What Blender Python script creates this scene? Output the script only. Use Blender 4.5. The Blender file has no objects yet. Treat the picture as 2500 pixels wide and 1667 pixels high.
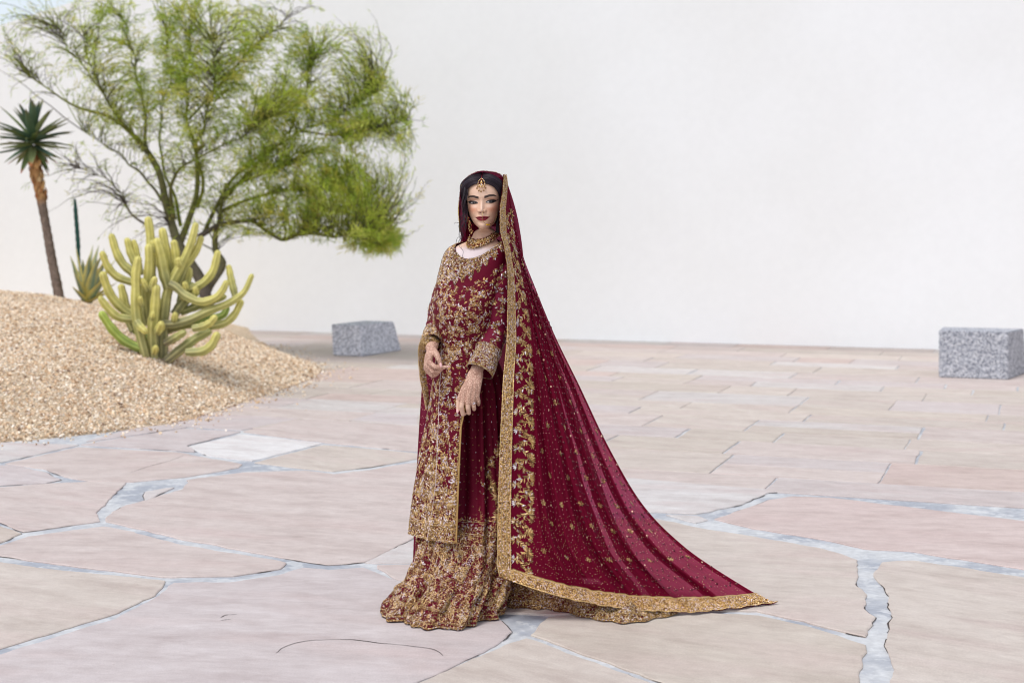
import bpy, bmesh, math, random
import numpy as np
from mathutils import Vector, Matrix, noise as mnoise

random.seed(7)
rng = np.random.default_rng(7)
scene = bpy.context.scene
COL = scene.collection

# ------------------------------------------------------------------ camera, sky, sun, exposure
CAM_H, CAM_D, FPX, HORIZON = 1.45, 5.5, 3472.2, 560.0
cam_data = bpy.data.cameras.new('camera')
cam = bpy.data.objects.new('camera', cam_data)
COL.objects.link(cam)
cam.location = (0, -CAM_D, CAM_H)
cam.rotation_euler = (math.radians(90), 0, 0)
cam_data.sensor_width = 36
cam_data.lens = 50
cam_data.shift_y = -(833.5 - HORIZON) / 2500
cam_data.clip_end = 1000
cam_data.dof.use_dof = True
cam_data.dof.focus_distance = CAM_D - 0.12
cam_data.dof.aperture_fstop = 3.2
scene.camera = cam

SUN_EL, SUN_AZ = math.radians(62), math.radians(222)
world = bpy.data.worlds.new('World')
scene.world = world
world.use_nodes = True
wn = world.node_tree.nodes
wl = world.node_tree.links
bg = wn['Background']
sky = wn.new('ShaderNodeTexSky')
sky.sky_type = 'NISHITA'
sky.sun_disc = False
sky.sun_elevation = SUN_EL
sky.sun_rotation = SUN_AZ
sky.air_density = 1.0
sky.dust_density = 1.5
sky.ozone_density = 1.0
hsv = wn.new('ShaderNodeHueSaturation')      # hazy, nearly colourless bright sky
hsv.inputs['Saturation'].default_value = 0.40
wl.new(sky.outputs['Color'], hsv.inputs['Color'])
wl.new(hsv.outputs['Color'], bg.inputs['Color'])
bg.inputs['Strength'].default_value = 0.15
sun_d = bpy.data.lights.new('sun', 'SUN')
sun_d.energy = 1.3
sun_d.angle = math.radians(24)
sun_d.color = (1.0, 0.975, 0.955)
sun = bpy.data.objects.new('sun', sun_d)
COL.objects.link(sun)
sdir = Vector((math.sin(SUN_AZ) * math.cos(SUN_EL), math.cos(SUN_AZ) * math.cos(SUN_EL), math.sin(SUN_EL)))
sun.rotation_euler = sdir.to_track_quat('Z', 'Y').to_euler()
sun.location = sdir * 30
scene.view_settings.view_transform = 'Standard'
scene.view_settings.look = 'None'
scene.view_settings.gamma = 1
scene.view_settings.use_curve_mapping = False
scene.view_settings.exposure = 0.36
scene.render.engine = 'CYCLES'
scene.cycles.use_denoising = True
scene.cycles.filter_width = 1.05
scene.cycles.max_bounces = 8
scene.cycles.transparent_max_bounces = 16

# ------------------------------------------------------------------ coordinates
# (X, Y) are positions in a 2352 x 1568 view of the photograph, y is the depth behind the bride
K = 2500 / 2352


def W(X, Y, y=0.0):
    D = CAM_D + y
    return np.array([(K * X - 1250) / FPX * D, y, CAM_H - (K * Y - HORIZON) / FPX * D])


def G(X, Y):
    D = CAM_H * FPX / (K * Y - HORIZON)
    return np.array([(K * X - 1250) / FPX * D, D - CAM_D])


def pchip(x, xs, ys):
    xs = np.asarray(xs, float); ys = np.asarray(ys, float); x = np.asarray(x, float)
    h = np.diff(xs); d = np.diff(ys) / h
    m = np.zeros(len(xs))
    m[0], m[-1] = d[0], d[-1]
    for k in range(1, len(xs) - 1):
        if d[k - 1] * d[k] > 0:
            w1 = 2 * h[k] + h[k - 1]; w2 = h[k] + 2 * h[k - 1]
            m[k] = (w1 + w2) / (w1 / d[k - 1] + w2 / d[k])
    x = np.clip(x, xs[0], xs[-1])
    i = np.clip(np.searchsorted(xs, x, side='right') - 1, 0, len(xs) - 2)
    t = (x - xs[i]) / h[i]
    return ((1 + 2 * t) * (1 - t) ** 2 * ys[i] + t * (1 - t) ** 2 * h[i] * m[i]
            + t * t * (3 - 2 * t) * ys[i + 1] + t * t * (t - 1) * h[i] * m[i + 1])


def pch_rows(x, xs, rows):
    rows = np.asarray(rows, float)
    return np.stack([pchip(x, xs, rows[:, k]) for k in range(rows.shape[1])], -1)


def curve(pts, n):
    """smooth curve through points, n samples, by arc length"""
    pts = np.asarray(pts, float)
    s = np.concatenate([[0], np.cumsum(np.linalg.norm(np.diff(pts, axis=0), axis=1))])
    return pch_rows(np.linspace(0, s[-1], n), s, pts)


def sstep(a, b, x):
    t = np.clip((x - a) / (b - a), 0, 1)
    return t * t * (3 - 2 * t)


def srgb(r, g, b):
    f = lambda c: (c / 255 / 12.92) if c <= 10 else ((c / 255 + 0.055) / 1.055) ** 2.4
    return (f(r), f(g), f(b))


# ------------------------------------------------------------------ objects
def tag(o, label=None, cat=None, group=None, kind=None):
    if label: o['label'] = label
    if cat: o['category'] = cat
    if group: o['group'] = group
    if kind: o['kind'] = kind
    return o


def thing(name, label, cat, loc=(0, 0, 0), group=None):
    o = bpy.data.objects.new(name, None)
    o.empty_display_size = 0.1
    COL.objects.link(o)
    o.location = loc
    return tag(o, label, cat, group)


def adopt(o, parent):
    if parent is not None:
        o.parent = parent
        m = Matrix.Translation(-Vector(parent.location)) if parent.parent is None else Matrix.Identity(4)
        o.matrix_parent_inverse = m
    return o


def mesh_np(name, V, F, mat, parent=None, cols=None, smooth=True, kind=None, attrs=None):
    """V (n,3); F (m,3|4) int array or a list of such arrays; world coordinates"""
    V = np.asarray(V, np.float32).reshape(-1, 3)
    Fs = F if isinstance(F, list) else [F]
    Fs = [np.asarray(f, np.int32) for f in Fs if len(f)]
    me = bpy.data.meshes.new(name)
    me.vertices.add(len(V))
    me.vertices.foreach_set('co', V.ravel())
    loops = np.concatenate([f.ravel() for f in Fs])
    counts = np.concatenate([np.full(len(f), f.shape[1], np.int32) for f in Fs])
    starts = np.concatenate([[0], np.cumsum(counts)[:-1]]).astype(np.int32)
    me.loops.add(len(loops))
    me.loops.foreach_set('vertex_index', loops)
    me.polygons.add(len(counts))
    me.polygons.foreach_set('loop_start', starts)
    me.polygons.foreach_set('use_smooth', np.full(len(counts), bool(smooth)))
    me.update(calc_edges=True)
    me.validate()
    if cols is not None:
        cols = np.asarray(cols, np.float32)
        if cols.shape[1] == 3:
            cols = np.concatenate([cols, np.ones((len(cols), 1), np.float32)], 1)
        a = me.color_attributes.new('Col', 'FLOAT_COLOR', 'POINT')
        a.data.foreach_set('color', cols.ravel())
    for an, av in (attrs or {}).items():
        a = me.attributes.new(an, 'FLOAT', 'POINT')
        a.data.foreach_set('value', np.asarray(av, np.float32).ravel())
    o = bpy.data.objects.new(name, me)
    if mat is not None:
        me.materials.append(mat)
    COL.objects.link(o)
    adopt(o, parent)
    if kind: o['kind'] = kind
    return o


def mesh_poly(name, V, F, mat, parent=None, smooth=False, cols=None):
    me = bpy.data.meshes.new(name)
    me.from_pydata([tuple(v) for v in V], [], F)
    if smooth:
        me.polygons.foreach_set('use_smooth', np.ones(len(me.polygons), bool))
    if cols is not None:
        a = me.color_attributes.new('Col', 'FLOAT_COLOR', 'POINT')
        a.data.foreach_set('color', np.concatenate([np.asarray(cols, np.float32), np.ones((len(cols), 1), np.float32)], 1).ravel())
    me.update()
    o = bpy.data.objects.new(name, me)
    me.materials.append(mat)
    COL.objects.link(o)
    return adopt(o, parent)


def gridF(nv, nu, wrap=False, off=0):
    j = np.arange(nu if wrap else nu - 1)
    i = np.arange(nv - 1)
    I, J = np.meshgrid(i, j, indexing='ij')
    J2 = (J + 1) % nu
    return (np.stack([I * nu + J, I * nu + J2, (I + 1) * nu + J2, (I + 1) * nu + J], -1).reshape(-1, 4) + off).astype(np.int32)


class Bag:
    """collects pieces into one mesh"""
    def __init__(s): s.V = []; s.F3 = []; s.F4 = []; s.C = []; s.n = 0
    def add(s, V, F, col=None):
        V = np.asarray(V, float).reshape(-1, 3)
        F = np.asarray(F, int) + s.n
        (s.F4 if F.shape[1] == 4 else s.F3).append(F)
        s.V.append(V); s.n += len(V)
        if col is not None:
            c = np.asarray(col, float)
            s.C.append(np.tile(c, (len(V), 1)) if c.ndim == 1 else c)
        return s
    def build(s, name, mat, parent=None, smooth=True, kind=None):
        F = []
        if s.F3: F.append(np.concatenate(s.F3))
        if s.F4: F.append(np.concatenate(s.F4))
        return mesh_np(name, np.concatenate(s.V), F, mat, parent, np.concatenate(s.C) if s.C else None, smooth, kind)


def frames(P):
    P = np.asarray(P, float)
    T = np.gradient(P, axis=0)
    T /= np.linalg.norm(T, axis=1)[:, None] + 1e-12
    up = np.array([0, -1.0, 0]) if abs(T[0][1]) < 0.9 else np.array([1.0, 0, 0])
    N = np.zeros_like(P)
    n = up - T[0] * up.dot(T[0]); n /= np.linalg.norm(n)
    for i in range(len(P)):
        n = n - T[i] * n.dot(T[i]); n /= np.linalg.norm(n) + 1e-12
        N[i] = n
    return T, N, np.cross(T, N)


def tube(P, R, seg=10, cap=True, flat=1.0, prof=None):
    """swept tube; prof(angle array, k) -> radius factor"""
    P = np.asarray(P, float); R = np.broadcast_to(np.asarray(R, float), (len(P),))
    T, N, B = frames(P)
    a = np.linspace(0, 2 * np.pi, seg, endpoint=False)
    rf = np.ones(seg) if prof is None else prof(a)
    V = P[:, None] + R[:, None, None] * rf[None, :, None] * (np.cos(a)[None, :, None] * N[:, None] + flat * np.sin(a)[None, :, None] * B[:, None])
    V = V.reshape(-1, 3)
    F = gridF(len(P), seg, True)
    if cap:
        n = len(V)
        V = np.concatenate([V, P[:1], P[-1:]])
        j = np.arange(seg); j2 = (j + 1) % seg
        q = len(P) - 1
        F = np.concatenate([F, np.stack([j2, j, np.full(seg, n), np.full(seg, n)], -1), np.stack([q * seg + j, q * seg + j2, np.full(seg, n + 1), np.full(seg, n + 1)], -1)])
        F3 = F[F[:, 2] == F[:, 3]][:, :3]
        F = F[F[:, 2] != F[:, 3]]
        return V, F, F3
    return V, F, np.zeros((0, 3), int)


def add_tube(bag, P, R, seg=8, col=None, **kw):
    V, F, F3 = tube(P, R, seg, **kw)
    n0 = bag.n
    bag.add(V, F, col)
    if len(F3):
        bag.F3.append(F3 + n0)


def ellipsoid(c, r, nu=12, nv=8, M=None):
    th = np.linspace(0, np.pi, nv); ph = np.linspace(0, 2 * np.pi, nu, endpoint=False)
    V = np.stack([np.sin(th)[:, None] * np.cos(ph), np.sin(th)[:, None] * np.sin(ph), np.cos(th)[:, None] * np.ones(nu)], -1) * np.asarray(r)
    V = V.reshape(-1, 3)
    if M is not None: V = V @ np.asarray(M).T
    return V + np.asarray(c), gridF(nv, nu, True)


# ------------------------------------------------------------------ materials
class NT:
    def __init__(s, name):
        s.m = bpy.data.materials.new(name); s.m.use_nodes = True
        s.t = s.m.node_tree; s.p = s.t.nodes['Principled BSDF']; s.out = s.t.nodes['Material Output']
    def n(s, typ, **kw):
        nd = s.t.nodes.new('ShaderNode' + typ)
        for k, v in kw.items():
            if k in nd.inputs: nd.inputs[k].default_value = v
            else: setattr(nd, k, v)
        return nd
    def l(s, a, b): s.t.links.new(a, b)
    def set(s, **kw):
        for k, v in kw.items(): s.p.inputs[k].default_value = v
    def coord(s, scale=(1, 1, 1), rot=(0, 0, 0), kind='Object'):
        tc = s.n('TexCoord'); mp = s.n('Mapping')
        mp.inputs['Scale'].default_value = scale; mp.inputs['Rotation'].default_value = rot
        s.l(tc.outputs[kind], mp.inputs['Vector']); return mp.outputs['Vector']
    def noise(s, vec, scale, detail=4, rough=0.55):
        nd = s.n('TexNoise'); nd.inputs['Scale'].default_value = scale; nd.inputs['Detail'].default_value = detail
        nd.inputs['Roughness'].default_value = rough
        if vec is not None: s.l(vec, nd.inputs['Vector'])
        return nd.outputs['Fac']
    def ramp(s, fac, stops):
        r = s.n('ValToRGB'); e = r.color_ramp.elements
        while len(e) < len(stops): e.new(0.5)
        for k, (p, c) in enumerate(stops):
            e[k].position = p
            e[k].color = (*c, 1) if not np.isscalar(c) else (c, c, c, 1)
        s.l(fac, r.inputs['Fac']); return r.outputs['Color']
    def mix(s, fac, a, b, mode='MIX'):
        m = s.n('Mix', data_type='RGBA', blend_type=mode)
        for sock, v in ((m.inputs[0], fac), (m.inputs[6], a), (m.inputs[7], b)):
            if hasattr(v, 'is_linked'): s.l(v, sock)
            elif np.isscalar(v): sock.default_value = v
            else: sock.default_value = (*v, 1)
        return m.outputs[2]
    def attr(s, name='Col'):
        return s.n('Attribute', attribute_name=name)
    def bump(s, h, strength=0.3, dist=0.01):
        b = s.n('Bump'); b.inputs['Strength'].default_value = strength; b.inputs['Distance'].default_value = dist
        s.l(h, b.inputs['Height']); s.l(b.outputs['Normal'], s.p.inputs['Normal'])
    def base(s, c): s.l(c, s.p.inputs['Base Color'])


def mat_simple(name, col, rough=0.6, metal=0.0, spec=0.4):
    t = NT(name); t.set(**{'Base Color': (*col, 1), 'Roughness': rough, 'Metallic': metal, 'Specular IOR Level': spec}); return t.m


def mat_vcol(name, rough=0.6, metal=0.0, spec=0.35, nscale=0, namt=0.25, bump=0.0):
    t = NT(name); t.set(Roughness=rough, Metallic=metal, **{'Specular IOR Level': spec})
    c = t.attr().outputs['Color']
    if nscale:
        v = t.coord(); f = t.noise(v, nscale)
        c = t.mix(1.0, c, t.ramp(f, [(0.25, 1 - namt), (0.75, 1 + namt * 0.6)]), 'MULTIPLY')
        if bump: t.bump(f, bump, 0.01)
    t.base(c); return t.m


# ------------------------------------------------------------------ ground
t = NT('earth'); t.set(Roughness=0.95)
t.base(t.ramp(t.noise(t.coord(), 3), [(0.3, (0.25, 0.2, 0.16)), (0.7, (0.34, 0.28, 0.22))]))
M_earth = t.m
mesh_np('ground', [(-250, -250, -0.06), (250, -250, -0.06), (250, 250, -0.06), (-250, 250, -0.06)], np.array([[0, 1, 2, 3]]), M_earth, kind='structure')

# mortar bed that the flagstones sit in
t = NT('mortar'); t.set(Roughness=0.8)
v = t.coord()
n1 = t.noise(v, 2.6, 5, 0.6); n2 = t.noise(v, 34, 4, 0.6); n3 = t.noise(v, 9, 6, 0.7)
c = t.ramp(n1, [(0.42, srgb(203, 204, 205)), (0.60, srgb(166, 170, 178))])
c = t.mix(t.ramp(n3, [(0.52, 0.0), (0.58, 0.6)]), c, srgb(214, 215, 215))
c = t.mix(1.0, c, t.ramp(n2, [(0.3, 0.86), (0.7, 1.06)]), 'MULTIPLY')
t.base(c); t.bump(n2, 0.35, 0.004)
M_mortar = t.m

# flagstone: tint comes from the object's own colour
t = NT('flagstone'); t.set(Roughness=0.68, **{'Specular IOR Level': 0.3})
oi = t.n('ObjectInfo')
geo = t.coord()
rot = t.n('VectorRotate'); rot.rotation_type = 'Z_AXIS'
t.l(geo, rot.inputs['Vector'])
mm = t.n('Math', operation='MULTIPLY'); mm.inputs[1].default_value = 0.7
t.l(oi.outputs['Random'], mm.inputs[0]); t.l(mm.outputs[0], rot.inputs['Angle'])
add = t.n('VectorMath', operation='MULTIPLY_ADD')
t.l(rot.outputs['Vector'], add.inputs[0]); add.inputs[1].default_value = (1.5, 4.2, 1)
cr = t.n('CombineXYZ'); m2 = t.n('Math', operation='MULTIPLY'); m2.inputs[1].default_value = 57
t.l(oi.outputs['Random'], m2.inputs[0]); t.l(m2.outputs[0], cr.inputs['X']); t.l(m2.outputs[0], cr.inputs['Y'])
t.l(cr.outputs['Vector'], add.inputs[2])
sv = add.outputs['Vector']
s1 = t.noise(sv, 1.5, 7, 0.62); s2 = t.noise(sv, 7, 6, 0.65); s3 = t.noise(geo, 160, 3, 0.6); s4 = t.noise(sv, 0.8, 3, 0.5)
c = t.mix(1.0, oi.outputs['Color'], t.ramp(s1, [(0.26, (0.82, 0.785, 0.78)), (0.5, (1.0, 1.0, 1.0)), (0.72, (1.10, 1.12, 1.13))]), 'MULTIPLY')
c = t.mix(t.ramp(s4, [(0.5, 0.0), (0.72, 0.4)]), c, srgb(200, 178, 173))
c = t.mix(1.0, c, t.ramp(s2, [(0.3, (0.93, 0.91, 0.9)), (0.62, (1.03, 1.03, 1.03))]), 'MULTIPLY')
c = t.mix(1.0, c, t.ramp(s3, [(0.3, 0.89), (0.7, 1.06)]), 'MULTIPLY')
blo = t.noise(geo, 11, 6, 0.7)
c = t.mix(1.0, c, t.ramp(blo, [(0.32, (0.93, 0.92, 0.92)), (0.6, (1.02, 1.02, 1.02))]), 'MULTIPLY')
pit = t.noise(geo, 23, 2, 0.5)
c = t.mix(t.ramp(pit, [(0.20, 0.55), (0.25, 0.0)]), c, srgb(150, 128, 120))
t.base(c)
hh = t.mix(0.5, s2, s3); t.bump(hh, 0.25, 0.006)
M_flag = t.m
M_crack = mat_simple('joint_dirt', srgb(84, 76, 72), 0.95)

pavement = mesh_np('pavement', [(-16, -9, -0.007), (16, -9, -0.007), (16, 24, -0.007), (-16, 24, -0.007)], np.array([[0, 1, 2, 3]]), M_mortar, kind='structure')
crack_bag = Bag()


def ribbon(P, wid, z, bag):
    P = np.asarray(P, float); wid = np.broadcast_to(wid, (len(P),))
    T = np.gradient(P, axis=0); T /= np.linalg.norm(T, axis=1)[:, None] + 1e-9
    N = np.stack([-T[:, 1], T[:, 0]], -1)
    A = P + N * wid[:, None] / 2; B = P - N * wid[:, None] / 2
    V = np.concatenate([np.c_[A, np.full(len(A), z)], np.c_[B, np.full(len(B), z)]])
    n = len(P); i = np.arange(n - 1)
    bag.add(V, np.stack([i, i + 1, n + i + 1, n + i], -1))


def flag(poly, tint, step=0.035, jit=0.006, cracks=True, grow=0.0):
    poly = np.asarray(poly, float)
    a = 0.5 * np.sum(poly[:, 0] * np.roll(poly[:, 1], -1) - np.roll(poly[:, 0], -1) * poly[:, 1])
    if a < 0: poly = poly[::-1]
    pts = []
    for k in range(len(poly)):
        p, q = poly[k], poly[(k + 1) % len(poly)]
        L = np.linalg.norm(q - p); n = max(1, int(L / step))
        for m in range(n):
            pts.append(p + (q - p) * m / n)
    P = np.array(pts); n = len(P)
    nz = np.array([[mnoise.noise(Vector((p[0] * 9, p[1] * 9, 3.1))) + 0.6 * mnoise.noise(Vector((p[0] * 30, p[1] * 30, 7.7))),
                    mnoise.noise(Vector((p[0] * 9, p[1] * 9, 11.3))) + 0.6 * mnoise.noise(Vector((p[0] * 30, p[1] * 30, 1.7)))] for p in P])
    P = P + nz * jit
    Tn = np.roll(P, -1, 0) - np.roll(P, 1, 0); Tn /= np.linalg.norm(Tn, axis=1)[:, None] + 1e-9
    Nn = np.stack([-Tn[:, 1], Tn[:, 0]], -1)
    dz = random.uniform(-0.001, 0.001)
    P = P - Nn * grow
    V = np.concatenate([np.c_[P, np.full(n, -0.03)], np.c_[P, np.full(n, -0.003 + dz)], np.c_[P + Nn * 0.004, np.full(n, dz)]])
    F = []
    for k in range(n):
        k2 = (k + 1) % n
        F.append((k, k2, n + k2, n + k)); F.append((n + k, n + k2, 2 * n + k2, 2 * n + k))
    F.append(tuple(range(2 * n, 3 * n)))
    o = mesh_poly('flagstone', V, F, M_flag, pavement)
    o.color = (*tint, 1)
    if cracks:
        P2 = np.concatenate([P, P[:1]]) - np.concatenate([Nn, Nn[:1]]) * 0.0025
        w = np.array([0.0005 + 0.0065 * mnoise.noise(Vector((p[0] * 1.6, p[1] * 1.6, 20.0))) + 0.006 * mnoise.noise(Vector((p[0] * 14, p[1] * 14, 5.0))) for p in P2])
        run = []
        for k in range(len(P2) + 1):
            if k < len(P2) and w[k] > 0.0008: run.append(k)
            else:
                if len(run) > 2: ribbon(P2[run], w[run] * 1.5, -0.0035, crack_bag)
                run = []
    return o


PINK, ROSE, PALE, BEIGE, LILAC, BUFF = (srgb(203, 190, 184), srgb(204, 184, 176), srgb(207, 202, 199), srgb(202, 191, 181), srgb(201, 191, 189), srgb(199, 188, 176))
CL = [(1968, 1285), (1962, 1340), (1988, 1364), (1977, 1395), (2002, 1414), (1984, 1458)]
CL2 = [(1984, 1480), (1970, 1530), (1966, 1570), (1960, 1700)]
CR = [(2024, 1291), (2012, 1320), (2044, 1365), (2054, 1410), (2045, 1450), (2040, 1480), (2063, 1535), (2045, 1570), (2055, 1700)]
traced = [
    (LILAC, [(-20, 1510), (275, 1419), (362, 1372), (404, 1339), (530, 1337), (640, 1322), (695, 1304), (755, 1310), (830, 1304), (905, 1335), (1000, 1370), (1130, 1412), (1165, 1448), (1105, 1492), (935, 1568), (760, 1700), (-300, 1700), (-400, 1600)]),
    (PINK, [(310, 1112), (435, 1101), (560, 1085), (700, 1080), (765, 1089), (850, 1079), (960, 1061), (1060, 1062), (1062, 1180), (945, 1232), (835, 1287), (755, 1293), (690, 1284), (600, 1268), (520, 1252), (405, 1231), (305, 1207), (252, 1196), (250, 1184), (285, 1163), (365, 1140), (425, 1122), (438, 1104)][1:]),
    (PINK, [(68, 1232), (238, 1209), (300, 1222), (400, 1249), (520, 1269), (650, 1291), (636, 1303), (530, 1319), (380, 1321), (130, 1291), (-10, 1271), (-200, 1262), (-10, 1258)]),
    (BEIGE, [(-20, 1289), (130, 1309), (372, 1334), (345, 1365), (262, 1404), (-20, 1489), (-300, 1560), (-300, 1270)]),
    (PINK, [(-10, 1120), (120, 1110), (205, 1106), (284, 1107), (243, 1148), (214, 1178), (221, 1195), (58, 1218), (-5, 1192), (-200, 1160), (-200, 1130)]),
    (BUFF, [(-6, 1207), (40, 1224), (-5, 1244), (-160, 1252), (-160, 1180)]),
    (PALE, [(848, 1289), (945, 1243), (1010, 1222), (1020, 1240), (1015, 1289)]),
    (PINK, [(872, 1298), (1010, 1297), (1015, 1362), (908, 1324)]),
    (srgb(222, 219, 217), [(436, 1025), (553, 997), (736, 1017), (578, 1056), (480, 1044)]),
    (LILAC, [(192, 1020), (420, 984), (546, 991), (424, 1022), (445, 1036), (400, 1032)]),
    (PINK, [(20, 1063), (180, 1027), (400, 1038), (550, 1065), (545, 1072), (430, 1092), (308, 1104), (215, 1103), (155, 1093), (110, 1076)]),
    (LILAC, [(-260, 1078), (28, 1068), (98, 1084), (132, 1101), (100, 1107), (-260, 1126)]),
    (BEIGE, [(592, 1061), (745, 1022), (960, 1041), (960, 1051), (850, 1070), (765, 1080), (700, 1074)]),
    (PINK, [(562, 990), (700, 962), (960, 978), (960, 1035), (752, 1015)]),
    (PALE, [(-260, 1064), (-260, 1030), (0, 1016), (175, 1021), (5, 1059)]),
    (LILAC, [(200, 1013), (430, 950), (690, 930), (955, 938), (955, 974), (700, 957), (556, 986), (430, 979)]),
    (PALE, [(335, 1128), (397, 1119), (362, 1134), (334, 1148)]),
    (BEIGE, [(1070, 1192), (1330, 1188), (1505, 1191), (1610, 1214), (1730, 1232), (1890, 1260)] + CL + [(1850, 1424), (1740, 1400), (1500, 1396), (1262, 1410), (1150, 1404), (1022, 1360), (1020, 1240)]),
    (BUFF, [(1262, 1417), (1500, 1402), (1742, 1413), (1850, 1437)] + CL2 + [(1640, 1700), (1540, 1570), (1400, 1519), (1228, 1456)]),
    (BEIGE, [(1160, 1482), (1212, 1466), (1394, 1533), (1515, 1575), (1600, 1700), (830, 1700), (965, 1568), (1118, 1499)]),
    (BEIGE, CR[::-1] + [(2100, 1287), (2352, 1326), (2640, 1372), (2700, 1700)]),
    (srgb(203, 186, 180), [(1646, 1190), (1772, 1147), (1822, 1139), (1908, 1142), (2352, 1196), (2700, 1240), (2700, 1360), (2352, 1304), (2100, 1264), (1985, 1257), (1900, 1238), (1730, 1211)]),
    (PALE, [(1070, 1070), (1300, 1085), (1470, 1100), (1795, 1127), (1762, 1130), (1700, 1157), (1600, 1178), (1508, 1174), (1330, 1180), (1070, 1184)]),
    (PALE, [(1532, 1181), (1604, 1185), (1622, 1192), (1600, 1199)]),
]
for k_, (tint, poly) in enumerate(traced):
    flag([G(*p) for p in poly], tint, jit=0.011, grow=0.017 if k_ < 16 else 0.009)

A20 = math.radians(20)
E1 = np.array([math.cos(A20), -math.sin(A20)]); E2 = np.array([math.sin(A20), math.cos(A20)])
WALL_Q = 12.78
MB = np.array([(-7, 1.0), (-3.5, 4.2), (-2.9, 4.7), (-2.47, 5.3), (-2.24, 6.4), (-2.05, 7.5), (-1.93, 8.5), (-1.97, 9.2), (-2.25, 10.0), (-2.95, 11.9), (-3.76, 14.9)])
MB = np.stack([curve(MB, 60)[:, 0], curve(MB, 60)[:, 1]], -1)


def mound_dist(x, y):
    x = np.atleast_1d(np.asarray(x, float)); y = np.atleast_1d(np.asarray(y, float))
    best = np.full(x.shape, 1e9); sgn = np.ones(x.shape)
    for k in range(len(MB) - 1):
        a, b = MB[k], MB[k + 1]; d = b - a
        tt = np.clip(((x - a[0]) * d[0] + (y - a[1]) * d[1]) / d.dot(d), 0, 1)
        dx = x - a[0] - tt * d[0]; dy = y - a[1] - tt * d[1]
        dist = np.hypot(dx, dy)
        s = np.where(d[0] * (y - a[1]) - d[1] * (x - a[0]) > 0, 1.0, -1.0)
        up = dist < best
        best = np.where(up, dist, best); sgn = np.where(up, s, sgn)
    return best * sgn


def mound_z(x, y):
    d = mound_dist(x, y)
    x = np.atleast_1d(x); y = np.atleast_1d(y)
    z = 1.12 * (1 - np.exp(-np.maximum(d, 0) / 2.6)) * (1 - .50 * sstep(9.4, 12.8, y))
    z = z + np.where(d > 0, 0.025 * np.minimum(d, 1) * (np.sin(x * 3.1 + 1.3 * np.sin(y * 1.7)) + np.cos(y * 2.3 + x)), 0)
    return np.where(d > 0, z + 0.004, -0.03 + np.maximum(d, -0.3) * 0.3)


q = 2.72
course = 0
while q < WALL_Q - 0.05:
    th = random.uniform(0.42, 0.74)
    if q < 3.95 and q + th > 3.6: th = 3.95 - q
    q2 = min(q + th, WALL_Q - 0.012)
    p = -1.5 + random.uniform(-0.2, 0) if q < 3.9 else -9 + random.uniform(0, 1)
    while p < 11:
        L = random.uniform(0.6, 1.75)
        p2 = p + L
        cxy = E1 * (p + p2) / 2 + E2 * (q + q2) / 2
        if mound_dist(cxy[0], cxy[1])[0] < 0.7:
            g = 0.0045 if random.random() < 0.85 else 0.012
            sk = [random.uniform(-0.02, 0.02) for _ in range(4)]
            sl = random.choice([0, 0, 0, random.uniform(-0.12, 0.12)])
            splits = [(q, q2)]
            if th > 0.6 and random.random() < 0.25: 
                qm = q + th * random.uniform(0.4, 0.6); splits = [(q, qm), (qm, q2)]
            for (qa, qb) in splits:
                quad = [E1 * (p + g) + E2 * (qa + g), E1 * (p2 - g) + E2 * (qa + g), E1 * (p2 - g + sk[0]*0.3) + E2 * (qb - g), E1 * (p + g + sk[1]*0.3) + E2 * (qb - g)]
                base = np.array(random.choice([PINK, PINK, BEIGE, BEIGE, BUFF, ROSE, PALE, LILAC])) * random.uniform(0.93, 1.03)
                base = base * .8 + np.array(BEIGE) * .2
                if q > WALL_Q - 1.3: base = base * np.array([.70, .70, .70]) if q > WALL_Q - .7 else base * .86  # greyer stone by the wall, with contact shade mixed into the tint
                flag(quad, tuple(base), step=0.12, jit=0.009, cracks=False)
        p = p2
    q = q2
# larger slabs round the edges of the plaza, beside and behind the photographer's place
yb = -7.6
while yb < 2.6:
    hb_ = random.uniform(0.9, 1.4)
    if yb < -1.5 and yb + hb_ > -1.75: hb_ = -1.5 - yb
    yt = yb + hb_
    ranges = [(-7.5, 7.5)] if yt < -1.48 else [(-9.0, -0.50 * (yt + CAM_D)), (0.478 * (yt + CAM_D) + 0.03, 9.0)]
    for xa, xe in ranges:
        xx = xa
        while xx < xe - 0.3:
            x2 = min(xx + random.uniform(0.9, 2.0), xe)
            if xe - x2 < 0.4: x2 = xe
            top = min(yt, (2.72 - 0.342 * x2) / 0.94) if xx > 0 else yt
            if top - yb > 0.25 and mound_dist((xx + x2) / 2, yb)[0] < 0.6:
                o1, o2 = random.uniform(-.08, .08), random.uniform(-.08, .08)
                flag([(xx + .012, yb + .012), (x2 - .012, yb + .012), (x2 - .012, top - .012), (xx + .012, top - .012)], random.choice([PINK, BEIGE, LILAC, BUFF]), step=0.15, jit=0.012, cracks=False)
            xx = x2
    yb = yt
for path in ([(632, 1500), (660, 1482), (720, 1470), (800, 1468), (860, 1475), (940, 1483), (1000, 1492), (1018, 1505)],
             [(300, 1085), (345, 1070), (390, 1058), (420, 1047)], [(505, 1418), (520, 1412), (545, 1411)], [(508, 1424), (530, 1422)]):
    pp = curve([G(*p) for p in path], 40)
    pp = pp + np.array([[mnoise.noise(Vector((p[0] * 25, p[1] * 25, 2))), mnoise.noise(Vector((p[0] * 25, p[1] * 25, 9)))] for p in pp]) * 0.004
    ribbon(pp, 0.0018 + 0.0028 * np.abs(np.sin(np.linspace(0, 9, 40))) * np.sin(np.linspace(0.1, 3.0, 40)), 0.0016, crack_bag)
crack_bag.build('joint_crack', M_crack, pavement, smooth=False, kind='stuff')

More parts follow.
